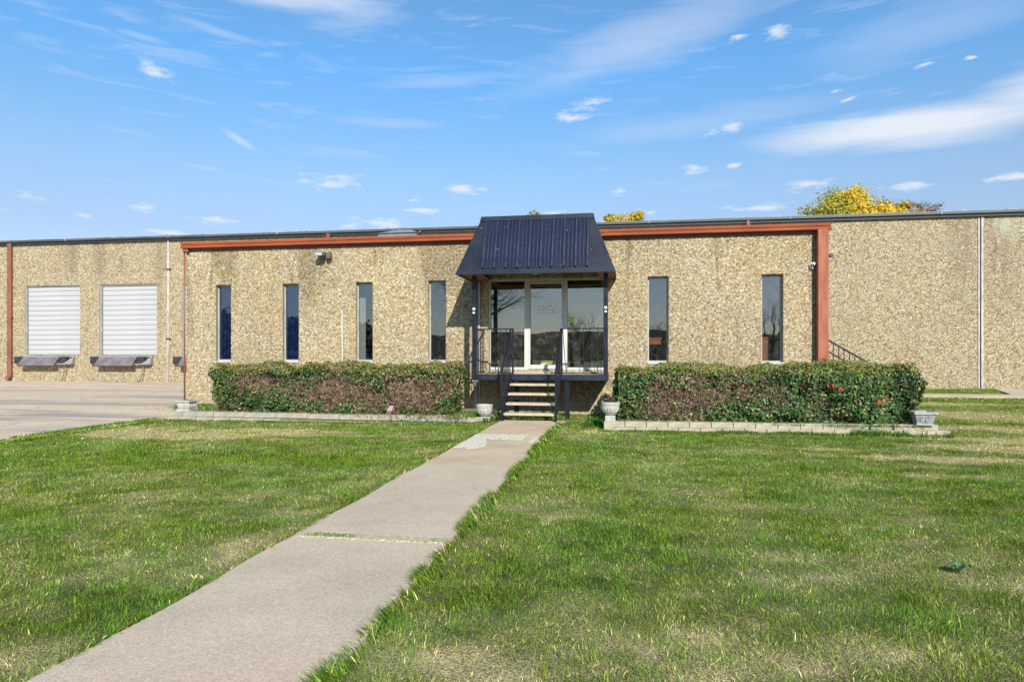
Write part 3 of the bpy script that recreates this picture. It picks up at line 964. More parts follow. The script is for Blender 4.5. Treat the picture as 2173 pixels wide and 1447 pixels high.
def desk(x, y, w_, d_, h_, label, panel=True):
    t_ = thing('desk', (x, y, FZ), label, 'desk')
    MB().box(0, w_, 0, d_, h_ - .04, h_).build('desk_top', WOODRED, t_, bevel=.004)
    MB().box(.02, w_ - .02, .02, .04, .05 if panel else h_ - .17, h_ - .041).build('modesty_panel', WOODRED, t_)
    for lx_ in (.03, w_ - .07):
        MB().box(lx_, lx_ + .04, d_ - .10, d_ - .05, 0, h_ - .041).build('leg', INK, t_)
    return t_


desk(2.40, .32, .42, .6, .86, 'red-brown desk edge showing low in the slit window right of the porch', False)
desk(4.95, .32, .38, 1.2, .86, 'tall red-brown desk end behind the rightmost slit window')
cabx = thing('cabinet', (-5.22, .34, FZ), 'red-brown cabinet side low in the third slit window from the left', 'cabinet')
MB().box(.0, .12, 0, .4, 0, 1.55).build('cabinet_body', WOODRED, cabx, bevel=.005)
MB().box(.12, .30, .02, .04, .0, 1.95).build('cabinet_door_edge', ALU, cabx)
cnt = thing('reception_counter', (-.8, 3.2, FZ), 'tan reception counter seen faintly through the entrance door glass', 'counter')
MB().box(0, 1.5, 0, .6, 0, .85).build('counter_front', simple('counter_tan', (.45, .34, .14), (.38, .28, .11)), cnt)
MB().box(-.05, 1.55, -.05, .65, .85, .89).build('counter_top', simple('counter_top', (.30, .24, .14)), cnt)

# ------------------------------------------------------------------ entry porch with mansard canopy and steps
porch = thing('entry_porch', (-.05, -1.2, 0), 'black metal entrance porch with ribbed canopy, railings and open stairs', 'porch')
for i, x in enumerate((-1.58, 1.48)):
    p = MB().box(x - .05, x + .05, -1.25, -1.15, .87, 3.31).build('post', IRON, porch, world=True, bevel=.004)
    lp = MB().tube([(x, -1.255, 2.53), (x, -1.29, 2.53)], .033, 12).tube([(x, -1.27, 2.44), (x, -1.30, 2.44)], .026, 12)
    lp.build('lamp_socket', PLASTIC, p, world=True)
    MB().tube([(x, -1.291, 2.53), (x, -1.296, 2.53)], .014, 10).build('socket_hole', INK, p, world=True)
MB().box(-1.55, 1.45, -1.15, -.05, .93, 1.0).box(-1.50, 1.45, -.42, -.05, 1.0, 1.045).build('landing_slab', CONC, porch, world=True)
bm_ = MB().box(-1.63, 1.53, -1.255, -1.15, .87, 1.005)
bm_.box(-1.63, -1.55, -1.15, -.05, .87, .99).box(1.45, 1.53, -1.15, -.05, .87, .99)
bm_.build('landing_beam', BEAM, porch, world=True, bevel=.004)
MB().box(-1.35, -.95, -.95, -.30, 1.0, 1.012).build('rust_mat', simple('rusty_sheet', (.50, .22, .08), (.38, .15, .06), rough=.9, scale=8), porch, world=True)
for x in (-.58, .60):
    MB().box(x - .05, x + .05, -1.22, -1.12, 0, .87).build('support_leg', IRON, porch, world=True)


def railing(name, a, b, z0, z1, xs_, post_at=None, parent=porch, bal=.013, horizontal=True):
    """a, b are (x, y) ends; xs_ are fractions along the run where balusters stand"""
    A, B = Vector((*a, 0)), Vector((*b, 0))
    za0, za1 = z0
    zb0, zb1 = z1
    m = MB().bar((a[0], a[1], za1), (b[0], b[1], zb1), .035, .028)
    r_ = m.build(name, IRON, parent, world=True)
    MB().bar((a[0], a[1], za0), (b[0], b[1], zb0), .028, .022).build('bottom_rail', IRON, r_, world=True)
    for f in xs_:
        P = A.lerp(B, f)
        lo_, hi_ = za0 + (zb0 - za0) * f, za1 + (zb1 - za1) * f
        MB().bar((P.x, P.y, lo_), (P.x, P.y, hi_), bal).build('baluster', IRON, r_, world=True)
    return r_


railing('railing', (-1.53, -1.2), (-.68, -1.2), (1.04, 2.06), (1.04, 2.06), (.20, .36, .52, .67, .84))
rr = railing('railing', (.49, -1.2), (1.43, -1.2), (1.04, 2.06), (1.04, 2.06), (.52, .86))
MB().tube([(.50, -1.2, 2.05), (.52, -1.2, 1.75), (.545, -1.21, 1.4), (.585, -1.2, 1.04)], .008, 6).build('baluster', IRON, rr, world=True)
railing('railing', (-1.58, -1.15), (-1.58, -.06), (1.04, 2.06), (1.04, 2.06), (.12, .25, .38, .51, .64, .77, .90))
railing('railing', (1.50, -1.15), (1.50, -.06), (1.04, 2.06), (1.04, 2.06), (.14, .33, .50, .68, .96))
for x in (-.665, .475):
    MB().box(x - .02, x + .02, -1.225, -1.185, .88, 2.075).build('newel', IRON, porch, world=True)
# stairs
stair = thing('stair', (0, 0, 0), None, None)
stair.parent = porch
tag(stair, 'open stair of four concrete treads between black stringers')
for x in (-.70, .44):
    stairs = MB()
    stairs.hexa([(x - .012, -2.40, .0), (x + .012, -2.40, .0), (x + .012, -2.26, .0), (x - .012, -2.26, .0),
                 (x - .012, -1.40, .96), (x + .012, -1.40, .96), (x + .012, -1.20, .96), (x - .012, -1.20, .96)])
    stairs.build('stringer', IRON, stair, world=True)
for k in range(4):
    z = .2 * (4 - k)
    yb = -1.2 - .27 * k - .02
    rs = random.Random(k)
    MB().box(-.685, .425, yb - .31, yb, z - .05, z).build('tread', TREAD, stair, world=True, bevel=.008)
for x in (-.715, .455):
    r_ = railing('handrail', (x, -2.36), (x, -1.2), (.10, 1.11), (1.02, 2.05), [.1 * q for q in range(1, 10)], parent=porch)
    MB().box(x - .022, x + .022, -2.385, -2.34, .0, 1.11).build('newel', IRON, r_, world=True)

# canopy
A = (-1.92, -1.70, 3.30)
B = (1.71, -1.70, 3.30)
C_ = (1.18, -1.10, 4.70)
D_ = (-1.42, -1.10, 4.70)
cm = MB()
cm.quad(A, B, C_, D_)
cm.quad((B[0], B[1], B[2]), (B[0], -.03, B[2]), (C_[0], -.03, C_[2]), C_)
cm.quad((A[0], -.03, A[2]), A, D_, (D_[0], -.03, D_[2]))
cm.quad(D_, C_, (C_[0], -.03, C_[2]), (D_[0], -.03, D_[2]))
canopy = cm.build('canopy', NAVYFLAT, porch, world=True)


def on_slope(x, s, out=0.0):
    """point on the front slope: s from 0 (eave) to 1 (top)"""
    y = A[1] + (D_[1] - A[1]) * s
    z = A[2] + (D_[2] - A[2]) * s
    n = Vector((0, -1.4, .6)).normalized() * out
    return (x, y + n.y, z + n.z)


fl = MB()
fl.hexa([(A[0] - .005, A[1] - .015, A[2] - .012), (B[0] + .005, B[1] - .015, B[2] - .012), (B[0] + .005, B[1] + .02, B[2] - .012), (A[0] - .005, A[1] + .02, A[2] - .012),
         on_slope(A[0] + .037, .075, .012), on_slope(B[0] - .037, .075, .012), on_slope(B[0] - .037, .075, -.02), on_slope(A[0] + .037, .075, -.02)])
fl.build('eave_flashing', NAVYFLAT, canopy, world=True)
MB().hexa([on_slope(-1.46, .925, -.01), on_slope(1.215, .925, -.01), on_slope(1.215, .925, .02), on_slope(-1.46, .925, .02),
           (-1.435, -1.08, 4.715), (1.195, -1.08, 4.715), (1.195, -1.13, 4.715), (-1.435, -1.13, 4.715)]).build('top_flashing', NAVYFLAT, canopy, world=True)
MB().box(-1.44, 1.20, -1.08, -.03, 4.705, 4.722).build('canopy_top', NAVYFLAT, canopy, world=True)
rx0, rx1 = -1.315, 1.115
MB().hexa([on_slope(rx0, .07, .002), on_slope(rx1, .07, .002), on_slope(rx1, .07, .006), on_slope(rx0, .07, .006),
           on_slope(rx0, .93, .002), on_slope(rx1, .93, .002), on_slope(rx1, .93, .006), on_slope(rx0, .93, .006)]).build('ribbed_panel', NAVY, canopy, world=True)


RIBM = simple('rib_painted_sheen', (.016, .019, .050), (.040, .045, .085), rough=.34, scale=5, stretch=(1, 1, .35), specks=(30, .70, (.45, .45, .48)))  # paler than the panel: sunlit rib sides and sky sheen painted in


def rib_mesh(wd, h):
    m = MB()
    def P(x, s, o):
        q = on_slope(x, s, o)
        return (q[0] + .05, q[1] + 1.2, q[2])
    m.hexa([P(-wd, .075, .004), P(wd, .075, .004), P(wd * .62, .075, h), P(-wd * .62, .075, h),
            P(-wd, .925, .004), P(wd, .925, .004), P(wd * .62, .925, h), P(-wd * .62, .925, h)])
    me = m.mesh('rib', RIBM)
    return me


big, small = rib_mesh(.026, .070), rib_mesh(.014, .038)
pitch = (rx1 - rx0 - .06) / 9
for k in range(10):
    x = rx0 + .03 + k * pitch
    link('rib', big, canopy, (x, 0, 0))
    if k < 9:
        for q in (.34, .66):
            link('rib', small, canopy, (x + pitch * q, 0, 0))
# underside boards: sides only, the middle is open to the wall
so = MB()
so.hexa([(-1.90, -1.68, 3.33), (-1.40, -1.68, 3.33), (-1.40, -.03, 3.33), (-1.90, -.03, 3.33), (-1.90, -1.68, 3.345), (-1.40, -1.68, 3.345), (-1.40, -.03, 3.345), (-1.90, -.03, 3.345)])
so.box(1.30, 1.69, -1.68, -.03, 3.33, 3.345).box(-1.40, 1.30, -1.68, -1.25, 3.33, 3.345)
so.build('soffit', SOFFIT, canopy, world=True)
MB().box(-1.91, -1.895, -1.69, -.03, 3.29, 3.345).build('side_board', SOFFIT, canopy, world=True)
MB().box(1.685, 1.70, -1.69, -.03, 3.29, 3.345).build('side_board', SOFFIT, canopy, world=True)
MB().tube([(-.1, -1.5, 3.33), (-.1, -1.5, 3.29)], .05, 12).tube([(.02, -1.5, 3.33), (.02, -1.5, 3.30)], .03, 12).build('ceiling_light', PLASTIC, canopy, world=True)

# ------------------------------------------------------------------ warehouse behind
YB = 14.0
DOORS = [(-29.62, -26.27, 1.40, 5.07), (-25.10, -21.76, 1.38, 5.07), (-20.33, -17.0, 1.36, 5.07)]
ware = thing('warehouse', (-10, YB, 0), 'long tall pebble concrete warehouse with dock doors behind the office', 'building')


def ztop(x):
    return 7.46 - .0015 * (x + 19)


mb = MB()
HD = [(q[0], q[1], q[2] - .0, q[3]) for q in DOORS]
cells(-75, 60, -.1, 7.33, HD, lambda a, b, c, d: mb.quad((a, YB, c), (b, YB, c), (b, YB, d), (a, YB, d)))
for a, b, c, d in HD:
    T2 = YB + .25
    mb.quad((a, YB, c), (a, T2, c), (a, T2, d), (a, YB, d))
    mb.quad((b, YB, c), (b, YB, d), (b, T2, d), (b, T2, c))
    mb.quad((a, YB, d), (a, T2, d), (b, T2, d), (b, YB, d))
    mb.quad((a, YB, c), (b, YB, c), (b, T2, c), (a, T2, c))
mb.box(-75, 60, YB + .3, YB + 40, 0, 7.0)
mb.build('wall', AGG, ware, world=True)
MB().quad((-75, YB - .05, ztop(-75) - .05), (60, YB - .05, ztop(60) - .05), (60, YB + 40, ztop(60) + .1), (-75, YB + 40, ztop(-75) + .1)).build('roof', ROOFM, ware, world=True)


def strip(x0, x1, ya, yb, zo0, zo1):
    return MB().hexa([(x0, ya, ztop(x0) + zo0), (x1, ya, ztop(x1) + zo0), (x1, yb, ztop(x1) + zo0), (x0, yb, ztop(x0) + zo0),
                      (x0, ya, ztop(x0) + zo1), (x1, ya, ztop(x1) + zo1), (x1, yb, ztop(x1) + zo1), (x0, yb, ztop(x0) + zo1)])


gx_ = -75.0
secs = []
while gx_ < 60:
    gb = MB()
    s_ = strip(gx_ + .01, gx_ + 5.99, YB - .20, YB - .01, -.10, .0)
    go = s_.build('gutter_length', GUTTER, ware, world=True)
    strip(gx_, gx_ + .05, YB - .21, YB - .005, -.105, .005).build('gutter_joint', EDGE, go, world=True)
    gx_ += 6.0
strip(-75, 60, YB - .12, YB - .01, -.225, -.101).build('gutter_shade_board', GUTDARK, ware, world=True)  # dark strip; the shadow under the gutter is part of its colour
strip(-75, 60, YB - .16, YB + .10, .004, .022).build('roof_edge', EDGE, ware, world=True)
db = MB()
rs = random.Random(4)
for k in range(420):
    x = rs.choice((-32, -25, -19, -14, -9, -3, 1, 5, 9, 14, 18)) + rs.gauss(0, 1.6)
    L = rs.uniform(.03, .25)
    z = ztop(x) + .02
    db.box(x, x + L, YB - .05 + rs.uniform(0, .1), YB + .06, z, z + rs.uniform(.01, .05))
o = db.build('roof_debris', simple('roof_debris', (.05, .05, .05), (.5, .5, .52), scale=3, lo=.48, hi=.52), ware, world=True)
o['kind'] = 'stuff'
# downspout, conduit and panel joints
ds = MB().box(-30.59, -30.35, YB - .16, YB - .01, .28, ztop(-30.4) - .12)
dsp = ds.build('downspout', DOWNP, ware, world=True, bevel=.02)
for z in (1.0, 3.4, 5.6):
    MB().box(-30.62, -30.32, YB - .17, YB - .005, z, z + .05).build('pipe_strap', PIPE, dsp, world=True)
MB().hexa([(-30.62, YB - .3, .12), (-30.38, YB - .3, .12), (-30.38, YB - .1, .12), (-30.62, YB - .1, .12), (-30.59, YB - .16, .30), (-30.35, YB - .16, .30), (-30.35, YB - .01, .30), (-30.59, YB - .01, .30)]).build('downspout_shoe', DOWNP, dsp, world=True)
cj = MB().box(-21.15, -21.02, YB - .04, YB - .004, 0, ztop(-21) - .2).build('panel_joint', CAULK, ware, world=True)
MB().tube([(-21.06, YB - .06, ztop(-21) - .15), (-21.06, YB - .06, .0)], .035, 8).build('conduit', CAULK, cj, world=True, smooth=True)
for z in (2.2, 5.75):
    MB().box(-21.17, -20.95, YB - .11, YB - .005, z, z + .06).build('pipe_strap', INK, cj, world=True)
for x in (16.58, -48.0, 40.0):
    pj = MB().box(x - .09, x - .03, YB - .03, YB - .004, 0, ztop(x) - .2).build('panel_joint', CAULK, ware, world=True)
    MB().box(x + .02, x + .10, YB - .045, YB - .004, 0, ztop(x) - .2).build('panel_joint', CAULK, ware, world=True)
    MB().box(x - .028, x + .018, YB - .01, YB - .003, 0, ztop(x) - .2).build('joint_gap', INK, pj, world=True)
for x, w_ in ((-12.33, .17), (7.29, .15)):
    MB().box(x - w_ / 2, x + w_ / 2, YB - .17, YB - .02, 6.3, ztop(x) - .101).build('downspout', DOWNP, ware, world=True, bevel=.02)
hk = MB().tube([(-7.75, YB - .1, 6.9), (-7.75, YB - .16, 7.22), (-7.62, YB - .16, 7.32)], .045, 8)
hk.build('downspout_elbow', DOWNP, ware, world=True, smooth=True)

# overhead dock doors: one built with its slats, the others copied
nsl = 14


def slat_mesh(wd, hh):
    m = MB()
    m.hexa([(0, 0, .012), (wd, 0, .012), (wd, .05, .0), (0, .05, .0), (0, -.012, hh * .5), (wd, -.012, hh * .5), (wd, .05, hh * .5), (0, .05, hh * .5)])
    m.hexa([(0, -.012, hh * .5), (wd, -.012, hh * .5), (wd, .05, hh * .5), (0, .05, hh * .5), (0, 0, hh - .012), (wd, 0, hh - .012), (wd, .05, hh), (0, .05, hh)])
    return m.mesh('slat', WHITE)


a, b, c, d = DOORS[0]
Wd, Hd = b - a - .16, d - c - .05
off = ware.location
frame = MB().box(0, .12, 0, .22, 0, d - c).box(.12, b - a, .02, .22, d - c - .05, d - c).box(.12, b - a, .16, .2, -.0, .02)
frame.quad((.12, .20, 0), (b - a, .20, 0), (b - a, .20, d - c), (.12, .20, d - c))
fd = frame.build('dock_door', STEELFR, ware)
fd.location = (a - off.x, .02, c)
sm = slat_mesh(Wd + .04, Hd / nsl)
for k in range(nsl):
    link('slat', sm, fd, (.12, .10, .01 + k * Hd / nsl))
MB().tube([(.10, .06, 1.25), (.10, .0, 1.25), (.10, .0, 1.38)], .02, 6).build('door_latch', ALU, fd)
for q in DOORS[1:]:
    f2 = copy_tree(fd, ware)
    f2.location = (q[0] - off.x, .02, q[2])

LEV = [(-30.0, 'dock leveler with folded steel lip below the leftmost white dock door'),
       (-25.42, 'dock leveler with folded steel lip below the right-hand white dock door'),
       (-20.64, 'dock leveler mostly hidden behind the corner of the office building')]


def make_leveler(x, label):
    t_ = thing('dock_leveler', (x, YB, 1.36), label, 'dock leveler', 'dock levelers under the dock doors')
    fr = MB().box(.1, 3.45, -.10, -.005, -.07, .0).box(2.6, 3.45, -.30, -.01, -.46, -.40)
    fr.hexa([(3.0, -.28, -.40), (3.45, -.28, -.40), (3.45, -.02, -.40), (3.0, -.02, -.40), (3.42, -.10, -.07), (3.45, -.10, -.07), (3.45, -.02, -.07), (3.42, -.02, -.07)])
    fr.build('leveler_frame', STEELFR, t_)
    MB().hexa([(.42, -.52, -.50), (2.62, -.52, -.50), (2.62, -.50, -.52), (.42, -.50, -.52), (.42, -.14, -.06), (2.62, -.14, -.06), (2.62, -.11, -.08), (.42, -.11, -.08)]).build('leveler_lip', STEEL, t_)
    MB().tube([(.42, -.13, -.06), (2.62, -.13, -.06)], .025, 8).build('hinge', STEELFR, t_)
    for bx in (-.05, 2.68):
        bmp = MB().box(bx, bx + .42, -.24, -.005, -.42, -.05).build('bumper', RUBBER, t_, bevel=.015)
        for ux in (.08, .34):
            for uz in (-.34, -.13):
                MB().tube([(bx + ux, -.245, uz), (bx + ux, -.225, uz)], .022, 8).build('bolt', INK, bmp)
    MB().tube([(3.05, -.18, -.4), (2.98, -.2, -.9), (2.86, -.22, -1.25), (2.74, -.25, -1.345)], .022, 8).build('drain_pipe', PIPE, t_, smooth=True)
    return t_


for x, lab in LEV:
    make_leveler(x, lab)

# ------------------------------------------------------------------ small fixtures
t_ = thing('roof_vent', (-5.0, 3.5, 4.30), 'low grey metal vent box on the office roof left of the canopy', 'roof vent')
MB().box(-.62, .62, -.4, .6, 0, .90).build('vent_body', simple('vent_grey', (.22, .24, .25), (.17, .19, .2), rough=.5), t_)
MB().hexa([(-.66, -.45, .90), (.66, -.45, .90), (.66, .65, .90), (-.66, .65, .90), (-.05, -.1, 1.06), (.3, -.1, 1.06), (.3, .3, 1.06), (-.05, .3, 1.06)]).build('vent_cap', simple('vent_grey', (.2, .2, .2)), t_)

t_ = thing('wall_light', (-5.84, -.04, 4.07), 'dark boxy floodlight under the red fascia, left part of the office wall', 'light')
MB().hexa([(-.19, -.30, -.05), (.04, -.30, -.05), (.04, 0, -.03), (-.19, 0, -.03), (-.21, -.28, .055), (.04, -.28, .055), (.04, 0, .055), (-.21, 0, .055)]).build('lamp_housing', LAMPG, t_, bevel=.01)
MB().hexa([(-.175, -.306, -.042), (.0, -.306, -.042), (.0, -.29, -.042), (-.175, -.29, -.042), (-.192, -.290, .04), (.0, -.290, .04), (.0, -.27, .04), (-.192, -.27, .04)]).build('lamp_lens', LENS, t_)
MB().box(.05, .16, -.16, .0, -.11, .07).build('junction_box', LAMPG, t_, bevel=.012)

t_ = thing('security_camera', (6.21, -.03, 3.56), 'small white dome security camera on the wall left of the red corner post', 'security camera')
MB().lathe([(.001, -.16), (.062, -.16), (.07, -.05), (.07, .0)], 20).build('camera_base', PLASTIC, t_, smooth=True)
t_.scale = (.68, .68, .68)
MB().tube([(0, -.02, 0), (0, -.10, 0)], .06, 20).build('camera_mount', PLASTIC, t_)
MB().lathe([(.001, -.055), (.035, -.048), (.055, -.025), (.062, 0), (.058, .02), (.04, .045), (.001, .05)], 20, (0.02, -.16, .01)).build('camera_ball', PLASTIC, t_, smooth=True)
MB().lathe([(.001, -.035), (.025, -.03), (.036, 0), (.025, .02), (.001, .03)], 16, (0.03, -.205, -.025)).build('camera_lens', DARKLENS, t_, smooth=True)

t_ = thing('wall_horn', (6.585, -.14, 3.74), 'round grey horn fixture on the right side of the red corner post', 'speaker')
MB().lathe([(.02, -.06), (.035, -.02), (.078, .03), (.08, .04), (.06, .035), (.03, .0)], 24).build('horn_rim', simple('horn_grey', (.30, .31, .32), (.2, .2, .22), rough=.4, metal=.5), t_, smooth=True)
t_.rotation_euler = (math.radians(90), 0, 0)
MB().lathe([(.001, .0), (.028, .0), (.030, .03), (.022, .045), (.001, .048)], 16).build('horn_centre', simple('horn_dark', (.10, .11, .12), rough=.35, metal=.5), t_, smooth=True)

t_ = thing('white_pipe', (-5.38, -.10, .1), 'thin white upright plastic pipe against the office wall above the left hedge', 'pipe')
MB().tube([(.01, 0, 0), (0, 0, 2.45)], .016, 10).build('pipe_shaft', PVC, t_)
MB().tube([(0, 0, 2.44), (0, 0, 2.49)], .020, 10).build('pipe_cap', PVC, t_)

t_ = thing('ground_spike', (-3.22, -2.50, .06), 'rusty brown wedge-shaped metal stake leaning by the left bed edging', 'stake')
MB().hexa([(-.045, -.02, 0), (.0, -.02, 0), (.0, .02, 0), (-.045, .02, 0), (-.03, -.05, .17), (.09, -.05, .17), (.09, .03, .17), (-.03, .03, .17)]).build('stake_body', PIPE, t_)
MB().hexa([(-.03, -.055, .172), (.09, -.055, .172), (.09, .03, .172), (-.03, .03, .172), (.03, -.03, .28), (.12, -.03, .28), (.12, .03, .28), (.03, .03, .28)]).build('stake_head', simple('faded_metal', (.38, .33, .36), (.30, .24, .24)), t_)
MB().bar((.095, -.04, .16), (.125, -.02, .27), .022).build('stake_edge', RUST, t_)

# ------------------------------------------------------------------ bed edging
be = thing('block_edging', (4.6, -3.2, 0), 'two-course edging of pale blocks along the right hedge bed', 'edging')
P0, P1 = Vector((1.5, -3.42, 0)), Vector((7.62, -3.07, 0))
ang = math.atan2(P1.y - P0.y, P1.x - P0.x)
nup = 15
L = (P1 - P0).length
bl_me = MB().box(0, L / nup - .012, 0, .2, 0, .105).mesh('block', BLOCK, bevel=.006)
for course in (0, 1):
    for k in range(nup + (1 - course)):
        s_ = k * L / nup - (L / nup / 2 if course == 0 else 0)
        if course == 0 and k == 0:
            s_ = 0
        P = P0.lerp(P1, s_ / L)
        z = -.045 + course * .107
        o = link('block', bl_me, be, (P.x - 4.6, P.y + 3.2 + (0 if course == 0 else .012) + random.uniform(-.006, .006), z + random.uniform(-.003, .003)))
        if course == 0 and k == 0:
            o.scale = (.5, 1, 1)
        if course == 1 and k in (12, 13):
            o.scale = (.95, 1, 1)
            o.location.x += .03
        o.rotation_euler = (0, 0, ang + random.uniform(-.012, .012))
be2 = thing('block_edging', (-4.8, -2.7, 0), 'long grey concrete edging along the left hedge bed, running into the grass', 'edging')
P0, P1 = Vector((-8.22, -3.02, 0)), Vector((-1.37, -2.52, 0))
ang = math.atan2(P1.y - P0.y, P1.x - P0.x)
L = (P1 - P0).length
spans = [0, .33] + list(np.linspace(.33, L, 10))[1:]
for a, b in zip(spans[:-1], spans[1:]):
    me_ = MB().box(0, b - a - .01, 0, .2, 0, .105).mesh('block', BLOCKG, bevel=.006)
    P = P0.lerp(P1, a / L)
    o = link('block', me_, be2, (P.x + 4.8, P.y + 2.7 + .01, .085 - .012 * a + random.uniform(-.004, .004)))
    o.rotation_euler = (0, 0, ang + random.uniform(-.008, .008))
lo_me = MB().box(0, .385, 0, .2, 0, .1).mesh('block', BLOCKG, bevel=.006)
for k in range(7):
    P = P0.lerp(P1, max(0, (k * .395 - .12)) / L)
    o = link('block', lo_me, be2, (P.x + 4.8 - .02, P.y + 2.7, -.018 - .006 * k))
    o.rotation_euler = (0, 0, ang)
me_ = MB().box(0, .55, 0, .16, 0, .1).mesh('block', BLOCK, bevel=.008)
o = link('block', me_, be2, (-1.36 + 4.8, -2.50 + 2.7, .0))
o.rotation_euler = (0, 0, math.radians(62))
o = link('block', me_, be2, (-1.12 + 4.8, -2.05 + 2.7, .0))
o.rotation_euler = (0, 0, math.radians(75))


def urn(loc, label, liner, pedestal):
    t_ = thing('flower_urn', loc, label, 'urn', 'fluted stone urns beside the entry steps')
    z0 = .10 if not pedestal else .11
    if pedestal:
        MB().box(-.10, .10, -.10, .10, 0, .11).build('pedestal', CAST, t_, bevel=.006)
    else:
        MB().box(-.13, .13, -.09, .09, 0, .10).build('base_block', CAST, t_, bevel=.01)
    MB().lathe([(.07, z0), (.075, z0 + .012), (.11, z0 + .03), (.15, z0 + .08), (.168, z0 + .14), (.172, z0 + .19), (.170, z0 + .20), (.180, z0 + .215), (.186, z0 + .25), (.182, z0 + .265), (.160, z0 + .265), (.15, z0 + .20), (.05, z0 + .16)],
               64, flute=14, amp=.10, frange=(z0 + .02, z0 + .175)).build('urn_bowl', CAST, t_, smooth=False)
    beads = MB()
    for k in range(22):
        an = 2 * math.pi * k / 22
        beads.lathe([(.001, -.012), (.012, 0), (.001, .012)], 6, (.176 * math.cos(an), .176 * math.sin(an), z0 + .203))
    beads.build('bead_band', CAST, t_, smooth=True)
    if liner:
        MB().lathe([(.12, z0 + .22), (.135, z0 + .285), (.14, z0 + .29), (.128, z0 + .29), (.11, z0 + .24)], 28).build('pot_liner', POTBLACK, t_, smooth=True)
    return t_


urn((-1.15, -2.12, .0), 'empty weathered white urn left of the entry steps', False, False)
urn((1.62, -3.26, .167), 'pale urn holding a black pot, on the left end of the right edging', True, True)

# tapered square planter with scroll relief
t_ = thing('tapered_planter', (7.36, -2.98, .167), 'grey square tapered planter with scroll relief on the right end of the edging', 'planter')
tw, bw, hh = .205, .130, .25
for nm, ring in (('planter_box', ((bw + .02, 0), (bw + .02, .03), (bw, .035), (tw - .025, hh - .05), (tw, hh - .045), (tw, hh), (tw - .05, hh), (tw - .06, hh - .12))),):
    m = MB()
    base = 0
    for r_, z in ring:
        m.v += [(-r_, -r_, z), (r_, -r_, z), (r_, r_, z), (-r_, r_, z)]
    for i in range(len(ring) - 1):
        for k in range(4):
            a, b = i * 4 + k, i * 4 + (k + 1) % 4
            m.f.append((a, b, b + 4, a + 4))
    m.f.append((3, 2, 1, 0))
    n_ = (len(ring) - 1) * 4
    m.f.append((n_, n_ + 1, n_ + 2, n_ + 3))
    m.build(nm, CASTG, t_)
def scroll(side):
    m = MB()
    def P(u, v):
        u, v = u * .72, v * .88
        r_ = bw + (tw - .025 - bw) * (v - .035) / (hh - .085)
        if side == 'front':
            return (u, -r_ - .002, v)
        return (-r_ - .002, u, v)
    oval = [P(.165 * math.cos(t), .135 + .085 * math.sin(t)) for t in np.linspace(0, 2 * math.pi, 25)]
    m.tube(oval, .006, 5)
    for sg in (-1, 1):
        m.tube([P(sg * x, y) for x, y in ((.012, .06), (.03, .10), (.065, .13), (.11, .125), (.125, .16), (.10, .19), (.06, .185), (.055, .16), (.08, .155))], .009, 5)
        m.tube([P(sg * x, y) for x, y in ((.012, .06), (.05, .085), (.09, .09), (.12, .105))], .009, 5)
        m.tube([P(sg * x, y) for x, y in ((.006, .065), (.03, .07), (.06, .065))], .009, 5)
    m.tube([P(0, .06), P(0, .14), P(0, .2)], .008, 5)
    return m.build('scroll_relief', CASTG, t_, smooth=True)
scroll('front')
scroll('side')
# fluted square planter at the far left corner
t_ = thing('square_planter', (-7.97, -2.72, .185), 'pale cast square planter with fluted sides on the left end of the edging', 'planter')
MB().box(-.17, .17, -.17, .17, 0, .04).box(-.145, .145, -.145, .145, .04, .20).box(-.18, .18, -.18, .18, .20, .235).build('planter_box', CAST, t_, bevel=.005)
m = MB()
for k in range(5):
    x = -.115 + k * .0575
    m.tube([(x, -.147, .05), (x, -.147, .19)], .013, 6)
    m.tube([(.147, x, .05), (.147, x, .19)], .013, 6)
m.build('flute', CAST, t_, smooth=True)
MB().box(-.14, .14, -.14, .14, .22, .238).build('planter_soil', SOIL, t_)

# ------------------------------------------------------------------ side stair railing between the buildings
t_ = thing('side_stair', (8.0, 4.0, 0), 'dark sloping iron railing of the side stair showing above the right hedge', 'stair railing')
sr = MB().bar((-.9, 0, 2.25), (1.35, 0, .90), .045).build('handrail', IRON, t_)
MB().bar((-.9, 0, 1.92), (1.35, 0, .57), .035).build('middle_rail', IRON, t_)
for k in range(16):
    x = -.85 + k * .145
    zt = 2.25 - (x + .9) * .6
    MB().bar((x, 0, max(.02, zt - 1.0)), (x, 0, zt), .02).build('baluster', IRON, t_)
sst = MB()
for k in range(7):
    sst.box(-1.4 + .3 * k, -1.1 + .3 * k, 0, 1.2, 0, 1.05 - .15 * k)
sst.build('stair_steps', CONC, t_)


# ------------------------------------------------------------------ hedges
def leaf_cloud(P, N, size, cols, fold=.25, aspect=.62, rng=RNG):
    """P (n,3) centres, N (n,3) rough facing normals -> folded 2-quad leaves as 4 triangles"""
    n = len(P)
    N = N + rng.normal(0, .55, (n, 3))
    N /= np.linalg.norm(N, axis=1, keepdims=True)
    R = rng.normal(0, 1, (n, 3))
    A_ = np.cross(N, R)
    A_ /= np.linalg.norm(A_, axis=1, keepdims=True)
    B_ = np.cross(N, A_)
    s = size[:, None]
    tip = P + A_ * s
    tail = P - A_ * s
    l = P + B_ * s * aspect + N * s * fold
    r = P - B_ * s * aspect + N * s * fold
    V_ = np.stack([tail, l, tip, r], 1).reshape(-1, 3)
    i = np.arange(n)[:, None] * 4
    F_ = np.concatenate([i + [0, 2, 1], i + [0, 3, 2]], 0)
    C4 = np.repeat(cols, 4, axis=0)
    return V_, F_, C4


